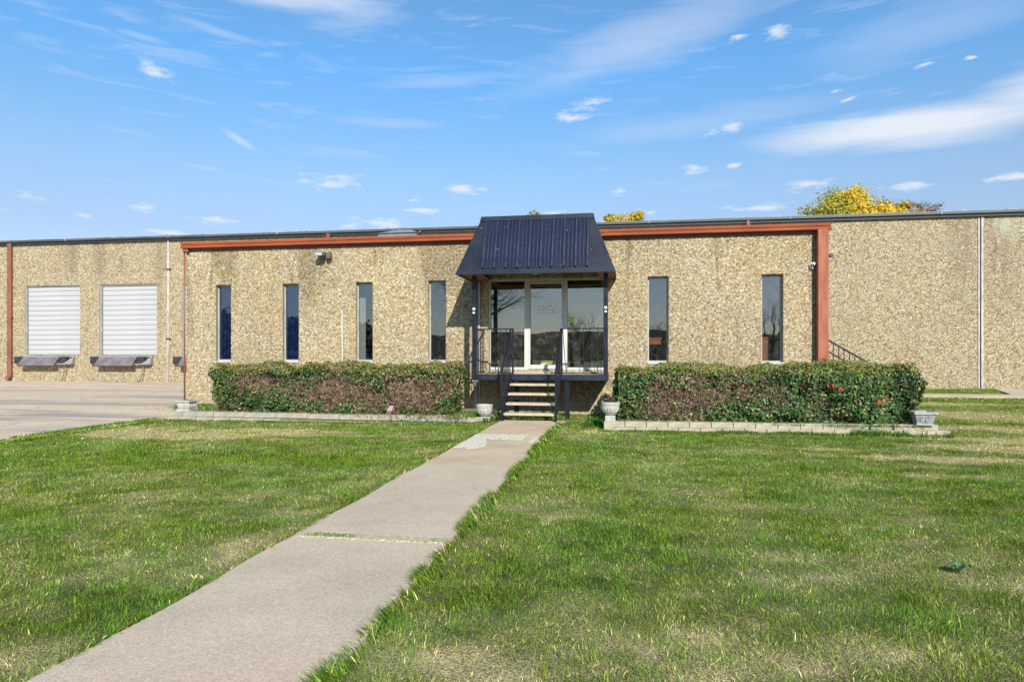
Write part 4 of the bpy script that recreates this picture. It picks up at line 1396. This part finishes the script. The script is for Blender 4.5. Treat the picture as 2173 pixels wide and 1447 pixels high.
def hedge(name, label, X0, X1, Y0, Y1, ztopf, z0, bare, n_leaf, n_twig, seed, frontf=None):
    rng = np.random.default_rng(seed)
    t_ = thing(name, ((X0 + X1) / 2, (Y0 + Y1) / 2, 0), label, 'hedge')
    ox, oy = t_.location.x, t_.location.y
    # sample the shell: front, top, left end, right end
    H_ = 1.25 - z0
    areas = np.array([(X1 - X0) * H_, (X1 - X0) * (Y1 - Y0) * 1.0, (Y1 - Y0) * H_, (Y1 - Y0) * H_])
    # the open side at the back needs fewer
    which = rng.choice(4, n_leaf, p=areas / areas.sum())
    u, v = rng.random(n_leaf), rng.random(n_leaf)
    x = np.where(which == 2, X0, np.where(which == 3, X1, X0 + u * (X1 - X0)))
    y = np.where(which == 0, Y0, np.where(which == 1, Y0 + v * (Y1 - Y0), Y0 + u * (Y1 - Y0)))
    zt = ztopf(x, y) + (fbm(x * 2.6, y * 3, seed + 40, 3) - .5) * .17
    z = np.where(which == 1, zt, z0 + v ** .95 * (zt - z0))
    N_ = np.zeros((n_leaf, 3))
    N_[which == 0] = (0, -1, .35)
    N_[which == 1] = (0, -.2, 1)
    N_[which == 2] = (-1, 0, .3)
    N_[which == 3] = (1, 0, .3)
    lump = (fbm(x * 2.3 + y, z * 2.6 + y, seed, 3) - .5) * .55
    depth = rng.random(n_leaf) ** 1.6 * .26 - .02 - lump
    # rounded upper edge
    zr = np.clip((z - (zt - .22)) / .22, 0, 1)
    x = x - N_[:, 0] * depth
    y = np.where(which == 0, Y0 + depth + .14 * zr ** 2, y)
    x = np.where(which == 2, X0 + depth + .1 * zr ** 2, np.where(which == 3, X1 - depth - .12 * zr ** 2, x))
    z = np.where(which == 1, zt - depth * .55 + (fbm(x * 5, y * 5, seed + 9, 2) - .5) * .1, z)
    foot = np.clip((.32 - z) / .3, 0, 1)
    y = y + np.where(which == 0, foot * .10, 0)
    b = bare(x, z, y)
    keep_ = (rng.random(n_leaf) > b) & (z > z0 - .02)
    x, y, z, N_, b, which = x[keep_], y[keep_], z[keep_], N_[keep_], b[keep_], which[keep_]
    n = len(x)
    g_ = fbm(x * 3 + y * 2, z * 3, seed + 3, 3)
    k = rng.random(n)
    dark = np.array([.030, .080, .020])
    mid = np.array([.085, .165, .035]) if seed != 21 else np.array([.095, .145, .032])
    lite = np.array([.23, .26, .045])
    brn = np.array([.33, .16, .065])
    tan = np.array([.38, .29, .15])
    red = np.array([.46, .12, .06])
    mixk = np.clip((g_ - .3) * 1.6 + (k - .5) * .9, 0, 1)[:, None]
    c = dark * (1 - mixk) + mid * mixk
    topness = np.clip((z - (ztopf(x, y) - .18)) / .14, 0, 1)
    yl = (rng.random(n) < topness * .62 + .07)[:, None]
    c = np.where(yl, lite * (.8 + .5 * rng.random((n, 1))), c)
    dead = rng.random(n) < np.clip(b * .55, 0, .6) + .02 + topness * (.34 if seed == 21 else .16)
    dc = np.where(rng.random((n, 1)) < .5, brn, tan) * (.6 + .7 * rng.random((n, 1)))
    c = np.where(dead[:, None], dc, c)
    if seed == 22:
        for rxx, rzz in ((5.75, .90), (5.78, .86), (5.92, .82), (6.55, .60), (6.68, .63)):
            m_ = ((x - rxx) ** 2 + (z - rzz) ** 2 < .045 ** 2) & (which == 0)
            c[m_] = red * (.6 + .8 * rng.random((m_.sum(), 1)))
    size = np.where(dead, .75, 1.0) * rng.uniform(.022, .042, n) * np.where(z < .45, 1.25, 1.0) * np.where(topness > .5, .75, 1)
    P = np.stack([x - ox, y - oy, z], 1)
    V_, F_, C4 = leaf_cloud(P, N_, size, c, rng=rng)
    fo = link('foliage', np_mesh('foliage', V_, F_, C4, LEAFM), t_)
    fo['kind'] = 'stuff'
    # stray shoots standing out of the clipped top
    m = MB()
    for k_ in range(int((X1 - X0) * 16)):
        xx, yy = rng.uniform(X0 + .1, X1 - .1), rng.uniform(Y0 + .05, Y1 - .1)
        z_ = float(ztopf(np.array([xx]), np.array([yy]))[0])
        lx2, ly2 = rng.uniform(-.06, .06, 2)
        hh2 = rng.uniform(.03, .12)
        m.tube([(xx - ox, yy - oy, z_ - .12), (xx - ox + lx2 * .4, yy - oy + ly2 * .4, z_ + hh2 * .4), (xx - ox + lx2, yy - oy + ly2, z_ + hh2)], [.004, .003, .0015], 3, caps=False)
    sh_ = m.build('stray_shoots', TWIG, t_)
    sh_['kind'] = 'stuff'
    # tangle of twigs, thickest where the leaves are gone
    m = MB()
    cnt_ = 0
    tries = 0
    while cnt_ < n_twig and tries < n_twig * 8:
        tries += 1
        xx = rng.uniform(X0 + .05, X1 - .05)
        zz = rng.uniform(z0, 1.2)
        bb = float(bare(np.array([xx]), np.array([zz]), np.array([Y0]))[0])
        if rng.random() > bb + .06:
            continue
        yy = Y0 + rng.uniform(-.02, .30)
        d_ = rng.normal(0, 1, 3)
        d_ /= np.linalg.norm(d_)
        d_[1] *= .5
        Ls = rng.uniform(.06, .17)
        p0 = np.array([xx - ox, yy - oy, zz])
        bend = rng.normal(0, .35, 3)
        p1 = p0 + d_ * Ls
        p2 = p1 + (d_ + bend) * Ls * .8
        if min(p0[2], p1[2], p2[2]) < z0 - .02:
            continue
        r_ = rng.uniform(.0022, .0055)
        m.tube([p0, p1, p2], [r_, r_ * .8, r_ * .4], 3, caps=False)
        cnt_ += 1
    tw_ = m.build('twigs', TWIG, t_)
    tw_['kind'] = 'stuff'
    # upright stems
    m = MB()
    for k_ in range(int((X1 - X0) * 3.5)):
        xx = rng.uniform(X0 + .15, X1 - .15)
        yy = rng.uniform(Y0 + .25, Y1 - .3)
        m.tube([(xx - ox, yy - oy, 0), (xx - ox + rng.uniform(-.1, .1), yy - oy, .5), (xx - ox + rng.uniform(-.2, .2), yy - oy + rng.uniform(-.1, .1), 1.05)], [.018, .012, .006], 5)
    st_ = m.build('stems', BARK, t_)
    st_['kind'] = 'stuff'
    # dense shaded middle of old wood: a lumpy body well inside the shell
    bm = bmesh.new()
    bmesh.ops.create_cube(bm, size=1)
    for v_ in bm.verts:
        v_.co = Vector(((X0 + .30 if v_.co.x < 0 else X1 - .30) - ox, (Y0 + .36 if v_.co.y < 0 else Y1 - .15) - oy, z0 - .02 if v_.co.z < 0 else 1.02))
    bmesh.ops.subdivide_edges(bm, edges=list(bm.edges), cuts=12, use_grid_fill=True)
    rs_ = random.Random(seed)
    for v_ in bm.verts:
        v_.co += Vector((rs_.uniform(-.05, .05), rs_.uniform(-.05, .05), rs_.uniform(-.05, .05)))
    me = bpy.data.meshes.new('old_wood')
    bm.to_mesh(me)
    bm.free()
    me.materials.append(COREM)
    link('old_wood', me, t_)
    return t_


def bareL(x, z, y):
    n = fbm(x * 1.7, z * 2.0, 61, 3)
    zone_ = np.zeros_like(x)
    for cx, cz, rx, rz, a_ in ((-4.7, .62, 1.5, .34, 1.25), (-2.8, .66, 1.05, .40, 1.4), (-6.6, .80, .8, .25, .75), (-5.9, .4, .5, .22, .6), (-3.6, .45, 1.0, .34, 1.1)):
        zone_ = np.maximum(zone_, a_ * np.clip(1.35 - np.sqrt(((x - cx) / rx) ** 2 + ((z - cz) / rz) ** 2), 0, 1))
    zone_ = zone_ + (n - .5) * 1.7
    zone_ = zone_ * 1.0 + (fbm(x * 7, z * 7, 64, 2) - .5) * 1.3
    return np.clip(zone_, .03, .93) * np.where(z > 1.0, .55, 1) * np.where(y > -1.4, .3, 1)


def bareR(x, z, y):
    n = fbm(x * 1.9, z * 2.1, 62, 3)
    zone_ = np.zeros_like(x)
    for cx, cz, rx, rz, a_ in ((3.0, .55, .75, .38, 1.15), (3.9, .95, .55, .17, .8), (2.5, .50, .35, .25, .7), (4.35, .72, .42, .3, .9), (3.2, .97, .6, .13, .7), (4.9, .40, .3, .2, .5), (5.4, .3, .2, .18, .6)):
        zone_ = np.maximum(zone_, a_ * np.clip(1.35 - np.sqrt(((x - cx) / rx) ** 2 + ((z - cz) / rz) ** 2), 0, 1))
    zone_ = zone_ + (n - .5) * np.where(x < 4.9, 1.5, .7)
    zone_ = zone_ * .85 + (fbm(x * 7, z * 7, 65, 2) - .5) * 1.1
    return np.clip(zone_, .02, .93) * np.where(z > 1.05, .5, 1) * np.where(y > -2.3, .3, 1)


hedge('hedge', 'half-bare clipped hedge left of the steps, leaves thin over brown twigs', -7.72, -1.88, -2.10, -.85,
      lambda x, y: 1.20 + .035 * np.sin(x * 2.1) + .03 * np.sin(x * 5.3 + y), .10, bareL, 46000, 5600, 21)
hedge('hedge', 'fuller dark green clipped hedge right of the steps with a few red sprigs', 1.78, 7.30, -2.98, -1.0,
      lambda x, y: 1.19 + .03 * np.sin(x * 2.6) + .02 * np.sin(x * 6 + y) + np.clip(x - 4.6, 0, 3) * .02, .14, bareR, 52000, 3400, 22)
hedge('hedge', 'clipped green hedge running back past the red corner post', 6.72, 7.6, -.9, 1.9,
      lambda x, y: 1.28 + .02 * np.sin(y * 3), .0, lambda x, z, y: np.full_like(x, .08), 14000, 300, 23)

# fallen leaves and weeds on the beds
fl_n = 2600
px_ = np.concatenate([RNG.uniform(-8.0, -1.4, fl_n), RNG.uniform(1.7, 7.4, fl_n)])
py_ = np.concatenate([RNG.uniform(-2.75, -1.9, fl_n), RNG.uniform(-3.15, -2.75, fl_n)])
pz_ = np.where(px_ < 0, .112, .142) + RNG.random(2 * fl_n) * .02
pc = np.array([(.45, .33, .17), (.30, .19, .10), (.55, .46, .28), (.10, .16, .04)])[RNG.integers(0, 4, 2 * fl_n)] * RNG.uniform(.6, 1.2, (2 * fl_n, 1))
V_, F_, C4 = leaf_cloud(np.stack([px_, py_, pz_], 1), np.tile([0, 0, 1.], (2 * fl_n, 1)), RNG.uniform(.012, .028, 2 * fl_n), pc)
o = link('fallen_leaves', np_mesh('fallen_leaves', V_, F_, C4, TREELEAF))
tag(o, 'dry fallen leaves scattered under both hedges', 'leaves', kind='stuff')


# ------------------------------------------------------------------ lawn grass
def blades(x, y, z, height, width, lean, cols, rng, segs=2, heading=None):
    n = len(x)
    a = rng.random(n) * 2 * np.pi if heading is None else heading
    f = rng.random(n) * 2 * np.pi
    dx, dy = np.cos(a) * lean * height, np.sin(a) * lean * height
    wx_, wy_ = np.cos(f) * width / 2, np.sin(f) * width / 2
    b0 = np.stack([x - wx_, y - wy_, z], 1)
    b1 = np.stack([x + wx_, y + wy_, z], 1)
    hh_ = height * np.sqrt(np.clip(1 - np.minimum(lean, .95) ** 2, .08, 1))
    tip = np.stack([x + dx, y + dy, z + hh_], 1)
    if segs == 1:
        V_ = np.stack([b0, b1, tip], 1).reshape(-1, 3)
        F_ = np.arange(3 * n).reshape(-1, 3)
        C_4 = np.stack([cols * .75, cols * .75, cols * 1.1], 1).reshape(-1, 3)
        return V_, F_, C_4
    m0 = np.stack([x - wx_ * .85 + dx * .38, y - wy_ * .85 + dy * .38, z + hh_ * .62], 1)
    m1 = np.stack([x + wx_ * .85 + dx * .38, y + wy_ * .85 + dy * .38, z + hh_ * .62], 1)
    V_ = np.stack([b0, b1, m0, m1, tip], 1).reshape(-1, 3)
    i = np.arange(n)[:, None] * 5
    F_ = np.concatenate([i + [0, 1, 3], i + [0, 3, 2], i + [2, 3, 4]], 0)
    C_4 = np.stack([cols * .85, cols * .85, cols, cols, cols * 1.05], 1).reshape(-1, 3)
    return V_, F_, C_4


def grass_cols(x, y, rng):
    n = len(x)
    d_ = dryness(x, y)
    g1 = np.array([.070, .150, .014])
    g2 = np.array([.255, .355, .036])
    g3 = np.array([.080, .215, .038])
    s1 = np.array([.76, .67, .30])
    s2 = np.array([.44, .35, .13])
    k = rng.random((n, 1))
    var = fbm(x * 1.3 + 9, y * 1.3, 12, 3)[:, None]
    gc = g1 * (1 - k) + g2 * k
    gc = np.where(var > .55, gc * .7 + g3 * .45, gc)
    sc_ = s1 * rng.random((n, 1)) + s2 * (1 - rng.random((n, 1))) * .8
    p = np.clip(.05 + d_ * .70 + .22 * (d_ > .93), 0, .97)
    isdry = rng.random(n) < p
    return np.where(isdry[:, None], sc_, gc) * rng.uniform(.45, 1.75, (n, 1)), isdry, d_


cx0, cy0 = cam.location.x, cam.location.y
fd_ = np.array([-math.sin(PHI), math.cos(PHI)])
rt_ = np.array([math.cos(PHI), math.sin(PHI)])
Vs, Fs, Cs = [], [], []
nv_off = 0


def add(V_, F_, C_4):
    global nv_off
    Vs.append(V_)
    Fs.append(F_ + nv_off)
    Cs.append(C_4)
    nv_off += len(V_)


bands = [(2.3, 4.2, 22000, .0033, .029, 1), (4.2, 6.5, 12500, .0045, .032, 1), (6.5, 9.5, 6500, .0066, .040, 1), (9.5, 13.5, 3600, .0090, .042, 1),
         (13.5, 20, 1500, .013, .045, 1), (20, 32, 560, .024, .055, 1), (2.3, 6.0, 1900, .0038, .050, 2)]
tot_b = 0
for r0, r1, dens, wdt, hgt, segs in bands:
    half = .86
    area = half * (r1 ** 2 - r0 ** 2)
    n = int(dens * area)
    dep = np.sqrt(RNG.uniform(r0 ** 2, r1 ** 2, n))
    lat = RNG.uniform(-half, half, n) * dep
    x = cx0 + fd_[0] * dep + rt_[0] * lat
    y = cy0 + fd_[1] * dep + rt_[1] * lat
    k = turf(x, y)
    x, y = x[k], y[k]
    cl, isdry, dd_ = grass_cols(x, y, RNG)
    # clumpy growth: thin out on parched ground
    clump = fbm(x * 9, y * 9, 201, 2)
    k = RNG.random(len(x)) < np.clip(.45 + clump * 1.0, 0, 1) * (1 - .12 * dd_ - .2 * (dd_ > .97))
    x, y, cl, isdry, dd_, clump = x[k], y[k], cl[k], isdry[k], dd_[k], clump[k]
    n = len(x)
    tot_b += n
    ht = hgt * RNG.uniform(.5, 1.35, n) * (.75 + .6 * clump) * np.where(isdry, .72, 1.0) * (.75 + .5 * fbm(x * .8, y * .8, 303, 2))
    lean = np.clip(RNG.normal(.60, .28, n) + isdry * .15, .05, .97)
    z = (fbm(x * .8, y * .8, 5, 3) - .5) * .035 - .018
    head = fbm(x * 2.5, y * 2.5, 404, 2) * 14 + RNG.normal(0, 1.0, n)
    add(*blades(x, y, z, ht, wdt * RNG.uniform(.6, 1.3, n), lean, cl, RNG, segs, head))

# longer blades flopping over the walk edges
for side, hx, n, sgn in ((-.77, 0, 9000, 1), (.535, 0, 15000, -1)):
    y = RNG.uniform(-15.5, -2.6, n)
    tuft = fbm(y * 3.2, y * 0 + side, 66, 3)
    k = RNG.random(n) < np.clip((tuft - .42) * 6, .10, 1)
    y, tuft = y[k], tuft[k]
    n = len(y)
    x = side + (.0 if sgn > 0 else .0) - sgn * np.abs(RNG.normal(0, .035, n)) - sgn * .0
    head = (0 if sgn > 0 else np.pi) + RNG.normal(0, .6, n)
    cl, isdry, dd_ = grass_cols(x, y, RNG)
    cl = np.where(RNG.random((n, 1)) < .6, cl * np.array([.50, .62, .5]), cl)
    ht = RNG.uniform(.06, .125, n) * (.35 + 1.2 * tuft) * (1.0 if sgn < 0 else .62)
    near = np.clip((-y - 2) / 9, .55, 1)
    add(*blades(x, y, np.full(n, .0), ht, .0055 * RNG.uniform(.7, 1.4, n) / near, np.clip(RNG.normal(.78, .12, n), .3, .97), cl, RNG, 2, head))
# tufts against the edging, the wall foot, under the steps and in the beds
def tufts(x0, x1, y0, y1, n, zz, h, wdt, green=True, heading=None, thr=.35):
    x = RNG.uniform(x0, x1, n)
    y = RNG.uniform(y0, y1, n)
    k = RNG.random(n) < np.clip((fbm(x * 2.4, y * 3, 71, 3) - thr) * 3.5, 0, 1)
    x, y = x[k], y[k]
    n = len(x)
    cl, isdry, dd_ = grass_cols(x, y, RNG)
    if green:
        cl = np.where(RNG.random((n, 1)) < .8, np.array([.075, .19, .03]) * RNG.uniform(.6, 1.3, (n, 1)), cl)
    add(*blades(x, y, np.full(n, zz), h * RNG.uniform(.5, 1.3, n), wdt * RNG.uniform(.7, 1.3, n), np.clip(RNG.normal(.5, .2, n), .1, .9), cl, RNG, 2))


tufts(-8.2, -1.4, -2.66, -2.30, 9000, .095, .055, .007)
tufts(-9.7, -7.6, -1.9, -.2, 7000, .10, .08, .008)
tufts(-2.3, -1.3, -2.5, -1.3, 5000, .095, .07, .007)
tufts(1.6, 7.4, -3.25, -3.0, 5000, .13, .06, .006)
tufts(6.0, 7.7, -3.55, -3.30, 3500, .0, .10, .009)
tufts(1.4, 7.7, -3.60, -3.42, 7000, -.01, .05, .008)
tufts(-8.6, -1.3, -3.15, -2.95, 6000, -.01, .045, .008)
tufts(-8.72, -8.30, -16, -3.0, 26000, .0, .055, .012)
tufts(-8.62, -8.28, -9.5, -3.0, 14000, .0, .04, .010, green=False, thr=-.2)
tufts(3.6, 5.6, -3.62, -3.42, 2500, .0, .07, .008)
tufts(-.7, .6, -1.7, -.2, 2500, .0, .10, .008)
tufts(1.1, 1.9, -3.0, -.9, 6000, .0, .14, .010)
tufts(-1.15, -.75, -2.4, -1.6, 1800, .0, .12, .009)
tufts(-.74, .52, -11.41, -11.32, 5000, .03, .018, .004)
gr = link('grass', np_mesh('grass', np.concatenate(Vs), np.concatenate(Fs), np.concatenate(Cs), GRASSM))
tag(gr, 'mown green lawn grass with straw-coloured dry patches', 'grass', kind='stuff')
print('grass blades', tot_b, 'verts', nv_off, 'tris', sum(len(f) for f in Fs), 'wall quads', int(keep.sum()) if keep.dtype == bool else 0)


# broad-leaved weeds standing in the lawn
def weed(x, y, n, size, label, seed):
    rng = np.random.default_rng(seed)
    t_ = thing('weed_plant', (x, y, 0), label, 'plant')
    for k in range(n):
        a = 2 * math.pi * k / n + rng.uniform(-.3, .3)
        L_ = size * rng.uniform(.7, 1.1)
        d_ = Vector((math.cos(a), math.sin(a), 0))
        s_ = Vector((-math.sin(a), math.cos(a), 0))
        m = MB()
        prof = [(0, .0, .006), (.3, .035, .016), (.6, .06, .022), (.85, .05, .014), (1.0, .035, .001)]
        for i in range(len(prof) - 1):
            (f0, z0_, w0), (f1, z1_, w1) = prof[i], prof[i + 1]
            a0, a1 = d_ * L_ * f0, d_ * L_ * f1
            m.quad(a0 - s_ * w0 + Vector((0, 0, z0_ + .01)), a0 + Vector((0, 0, z0_)), a1 + Vector((0, 0, z1_)), a1 - s_ * w1 + Vector((0, 0, z1_ + .01)))
            m.quad(a0 + Vector((0, 0, z0_)), a0 + s_ * w0 + Vector((0, 0, z0_ + .01)), a1 + s_ * w1 + Vector((0, 0, z1_ + .01)), a1 + Vector((0, 0, z1_)))
        m.build('leaf', simple('weed_leaf', (.06, .13, .045), (.08, .16, .05), rough=.5), t_, smooth=True)
    return t_


weed(4.12, -11.42, 6, .075, 'dark broad-leaved weed in the lawn at the right', 1)
weed(4.15, -12.55, 5, .09, 'small dark weed at the right edge of the lawn near the viewer', 2)

# a scrap of white litter on the lawn by the yard
t_ = thing('litter_scrap', (-7.35, -6.35, .02), 'tiny white scrap of litter on the lawn near the paved yard', 'litter')
t_.scale = (.6, .6, .6)
MB().hexa([(-.03, -.02, 0), (.03, -.015, 0), (.025, .02, 0), (-.025, .02, 0), (-.02, -.01, .022), (.02, -.012, .03), (.02, .01, .02), (-.02, .012, .03)]).build('paper_scrap', PLASTIC, t_)


# ------------------------------------------------------------------ trees
def branch(m, p, d, L, r, depth, rng, tips):
    n = 3
    pts = [p]
    rad = [r]
    q = p
    dd = d
    for i in range(n):
        dd = (dd + Vector(rng.normal(0, .16, 3)) + Vector((0, 0, .05))).normalized()
        q = q + dd * L / n
        pts.append(q)
        rad.append(r * (1 - .38 * (i + 1) / n))
    m.tube(pts, rad, 6 if depth > 2 else 4 if depth > 1 else 3, caps=False)
    tips.append((q, dd))
    if depth == 0:
        return
    for k in range(3 if depth > 1 else 4):
        ax = Vector(rng.normal(0, 1, 3)).normalized()
        nd = (dd + ax * rng.uniform(.5, .95)).normalized()
        at = pts[rng.integers(1, n + 1)] if k else q
        branch(m, at, nd, L * rng.uniform(.62, .82), rad[-1] * rng.uniform(.6, .85), depth - 1, rng, tips)


def bare_tree(x, y, h, label, seed, depth=5):
    rng = np.random.default_rng(seed)
    t_ = thing('bare_tree', (x, y, 0), label, 'tree', 'leafless trees across the road')
    m = MB()
    tips = []
    m.tube([(0, 0, -.2), (.05, 0, h * .12), (.1, .05, h * .26)], [h * .035, h * .027, h * .023], 8)
    m.build('trunk', BARK, t_)
    m = MB()
    for k in range(4):
        a = k * 1.6 + rng.uniform(-.3, .3)
        branch(m, Vector((.1, .05, h * .25)), Vector((math.cos(a) * .7, math.sin(a) * .7, .8)).normalized(), h * .24, h * .016, depth, rng, tips)
    m.build('crown', BARK, t_)
    return t_


def leafy_tree(name, x, y, h, crown, label, seed, colors, n_leaf, leaf, cat='tree', group=None, density=1.0):
    """crown: list of (dx, dy, z, rx, ry, rz)"""
    rng = np.random.default_rng(seed)
    t_ = thing(name, (x, y, 0), label, cat, group)
    m = MB()
    m.tube([(0, 0, -.2), (.1, 0, h * .3), (0, .1, h * .62)], [h * .028, h * .02, h * .012], 8)
    for cx, cy, cz, rx, ry, rz in crown:
        m.tube([(0, 0, h * .42), (cx * .5, cy * .5, (cz + h * .42) / 2 + .3), (cx, cy, cz)], [h * .012, h * .008, h * .003], 6)
        for q in range(8):
            d_ = rng.normal(0, 1, 3)
            d_ /= np.linalg.norm(d_)
            m.tube([(cx, cy, cz), (cx + d_[0] * rx * .95, cy + d_[1] * ry * .95, cz + d_[2] * rz * .95)], [h * .003, .012], 4)
    m.build('trunk', BARK, t_)
    P, N_, Cc = [], [], []
    ws = np.array([c[3] * c[5] for c in crown])
    ws = ws / ws.sum()
    for (cx, cy, cz, rx, ry, rz), wv in zip(crown, ws):
        nc = max(6, int(70 * wv * density))
        # leaf clumps through the volume
        for q in range(nc):
            d_ = rng.normal(0, 1, 3)
            d_ /= np.linalg.norm(d_)
            rr_ = rng.random() ** .45
            cen = np.array([cx + d_[0] * rx * rr_, cy + d_[1] * ry * rr_, cz + d_[2] * rz * rr_])
            nl = int(n_leaf * wv / nc)
            s_ = rng.uniform(.22, .5) * min(rx, rz) * .6
            pts_ = cen + rng.normal(0, 1, (nl, 3)) * s_ * np.array([1, 1, .7])
            P.append(pts_)
            out = (pts_ - np.array([cx, cy, cz]))
            out /= np.linalg.norm(out, axis=1, keepdims=True) + 1e-6
            N_.append(out + [0, 0, .4])
            ci = colors[rng.integers(0, len(colors))]
            Cc.append(np.array(ci) * rng.uniform(.75, 1.2, (nl, 1)))
    P, N_, Cc = np.concatenate(P), np.concatenate(N_), np.concatenate(Cc)
    V_, F_, C4 = leaf_cloud(P, N_, rng.uniform(.7, 1.3, len(P)) * leaf, Cc, rng=rng)
    fo = link('crown', np_mesh('crown', V_, F_, C4, TREELEAF), t_)
    fo['kind'] = 'stuff'
    return t_


YEL = [(.74, .55, .05), (.66, .52, .06), (.52, .46, .07), (.76, .50, .04), (.45, .43, .08)]
ORG = [(.58, .32, .04), (.46, .24, .04), (.40, .28, .06), (.55, .38, .05)]
BRN = [(.34, .20, .08), (.28, .18, .10), (.40, .26, .08)]
leafy_tree('yellow_tree', 20.0, 40, 14.7, [(-.4, 0, 12.4, 2.3, 2.3, 2.2), (1.9, .3, 12.0, 1.6, 1.8, 1.8), (-1.9, .2, 11.7, 1.5, 1.6, 1.7), (0.2, 0, 10.6, 2.2, 2.0, 1.4)],
           'large bright yellow autumn tree rising behind the warehouse roof at the right', 5, YEL, 42000, .11, density=2.2)
leafy_tree('yellow_tree', 17.0, 41, 13.6, [(.0, 0, 11.9, 1.4, 1.4, 1.3), (.5, 0, 10.5, 2.2, 2, 1.5), (-.8, 0, 11.2, 1.0, 1.2, 1.0)],
           'lower orange-yellow tree at the left foot of the large yellow tree', 6, YEL + ORG, 13000, .10)
leafy_tree('yellow_tree', 24.1, 42, 14.0, [(-1.0, 0, 12.7, 1.2, 1.2, 1.2), (.6, 0, 12.4, 1.2, 1.2, 1.3), (0, 0, 11, 2.4, 2, 1.4)],
           'sparse brown-orange tree right of the large yellow tree', 7, ORG + BRN + YEL, 11000, .10, density=1.5)
leafy_tree('yellow_tree', 27.2, 43, 12.8, [(-.3, 0, 13.1, .9, .8, .8), (-1.6, 0, 12.9, 1.0, 1, .9), (0, 0, 12.0, 1.4, 1, 1.0)],
           'thin brownish treetop at the far right end of the tree group', 8, BRN, 3000, .08)
leafy_tree('yellow_tree', 1.6, 42, 14.2, [(.9, 0, 13.0, 1.2, 1.1, .95), (-.9, 0, 12.8, 1.1, 1, .9), (0, 0, 11.4, 2.4, 2, 1.3)],
           'yellow treetop just showing over the roof right of the canopy', 9, YEL, 10000, .09)
leafy_tree('yellow_tree', -5.9, 42, 14.2, [(0, 0, 13.6, .5, .5, .9), (0, 0, 12.2, 1.0, 1, 1.2)],
           'tiny yellow-green treetop showing above the canopy roof', 10, [(.34, .36, .06), (.45, .40, .05)], 2600, .08)

bare_tree(-9.4, -31, 10.5, 'large leafless tree across the road, mirrored in the entrance glass', 31)
bare_tree(22.4, -80, 10.5, 'leafless tree across the road, mirrored in the rightmost slit window', 32)
bare_tree(-4.0, -80, 9.0, 'far leafless tree, mirrored small in the right entrance pane', 33, depth=4)
bare_tree(6.5, -85, 8.0, 'far leafless tree beyond the field, mirrored beside the right porch post', 34, depth=4)
for i, (x, y, h) in enumerate(((-34, -52, 5.6), (-41, -50, 6.4), (-48, -54, 6.8), (-29, -58, 5.4))):
    leafy_tree('evergreen_tree', x, y, h, [(0, 0, h * .55, 3.4, 3, h * .38), (1.8, 0, h * .42, 2.4, 2, h * .3), (-2.0, 0, h * .45, 2.4, 2, h * .3)],
               ('dark evergreen across the road, third from the bare trees', 'dark evergreen across the road between two others', 'tallest dark evergreen across the road at the far end',
                'lowest dark evergreen across the road, nearest the bare trees')[i], 50 + i, [(.02, .045, .015), (.03, .06, .02)], 12000, .28, group='evergreens across the road')
# low wooded rise far beyond the road
hx = np.linspace(-260, 260, 160)
hz = 2.5 + 7.0 * fbm(hx * .018, hx * 0, 8, 3) * np.exp(-((hx + 60) / 120) ** 2) + 1.2 * fbm(hx * .25, hx * 0, 9, 2)
m = MB()
for k in range(len(hx) - 1):
    m.quad((hx[k], -118, -1), (hx[k + 1], -118, -1), (hx[k + 1], -135, hz[k + 1]), (hx[k], -135, hz[k]))
    m.quad((hx[k], -135, hz[k]), (hx[k + 1], -135, hz[k + 1]), (hx[k + 1], -190, -1), (hx[k], -190, -1))
tag(m.build('hills', simple('wooded_hill', (.075, .07, .03), (.13, .095, .05), rough=.95, scale=.15)), kind='structure')
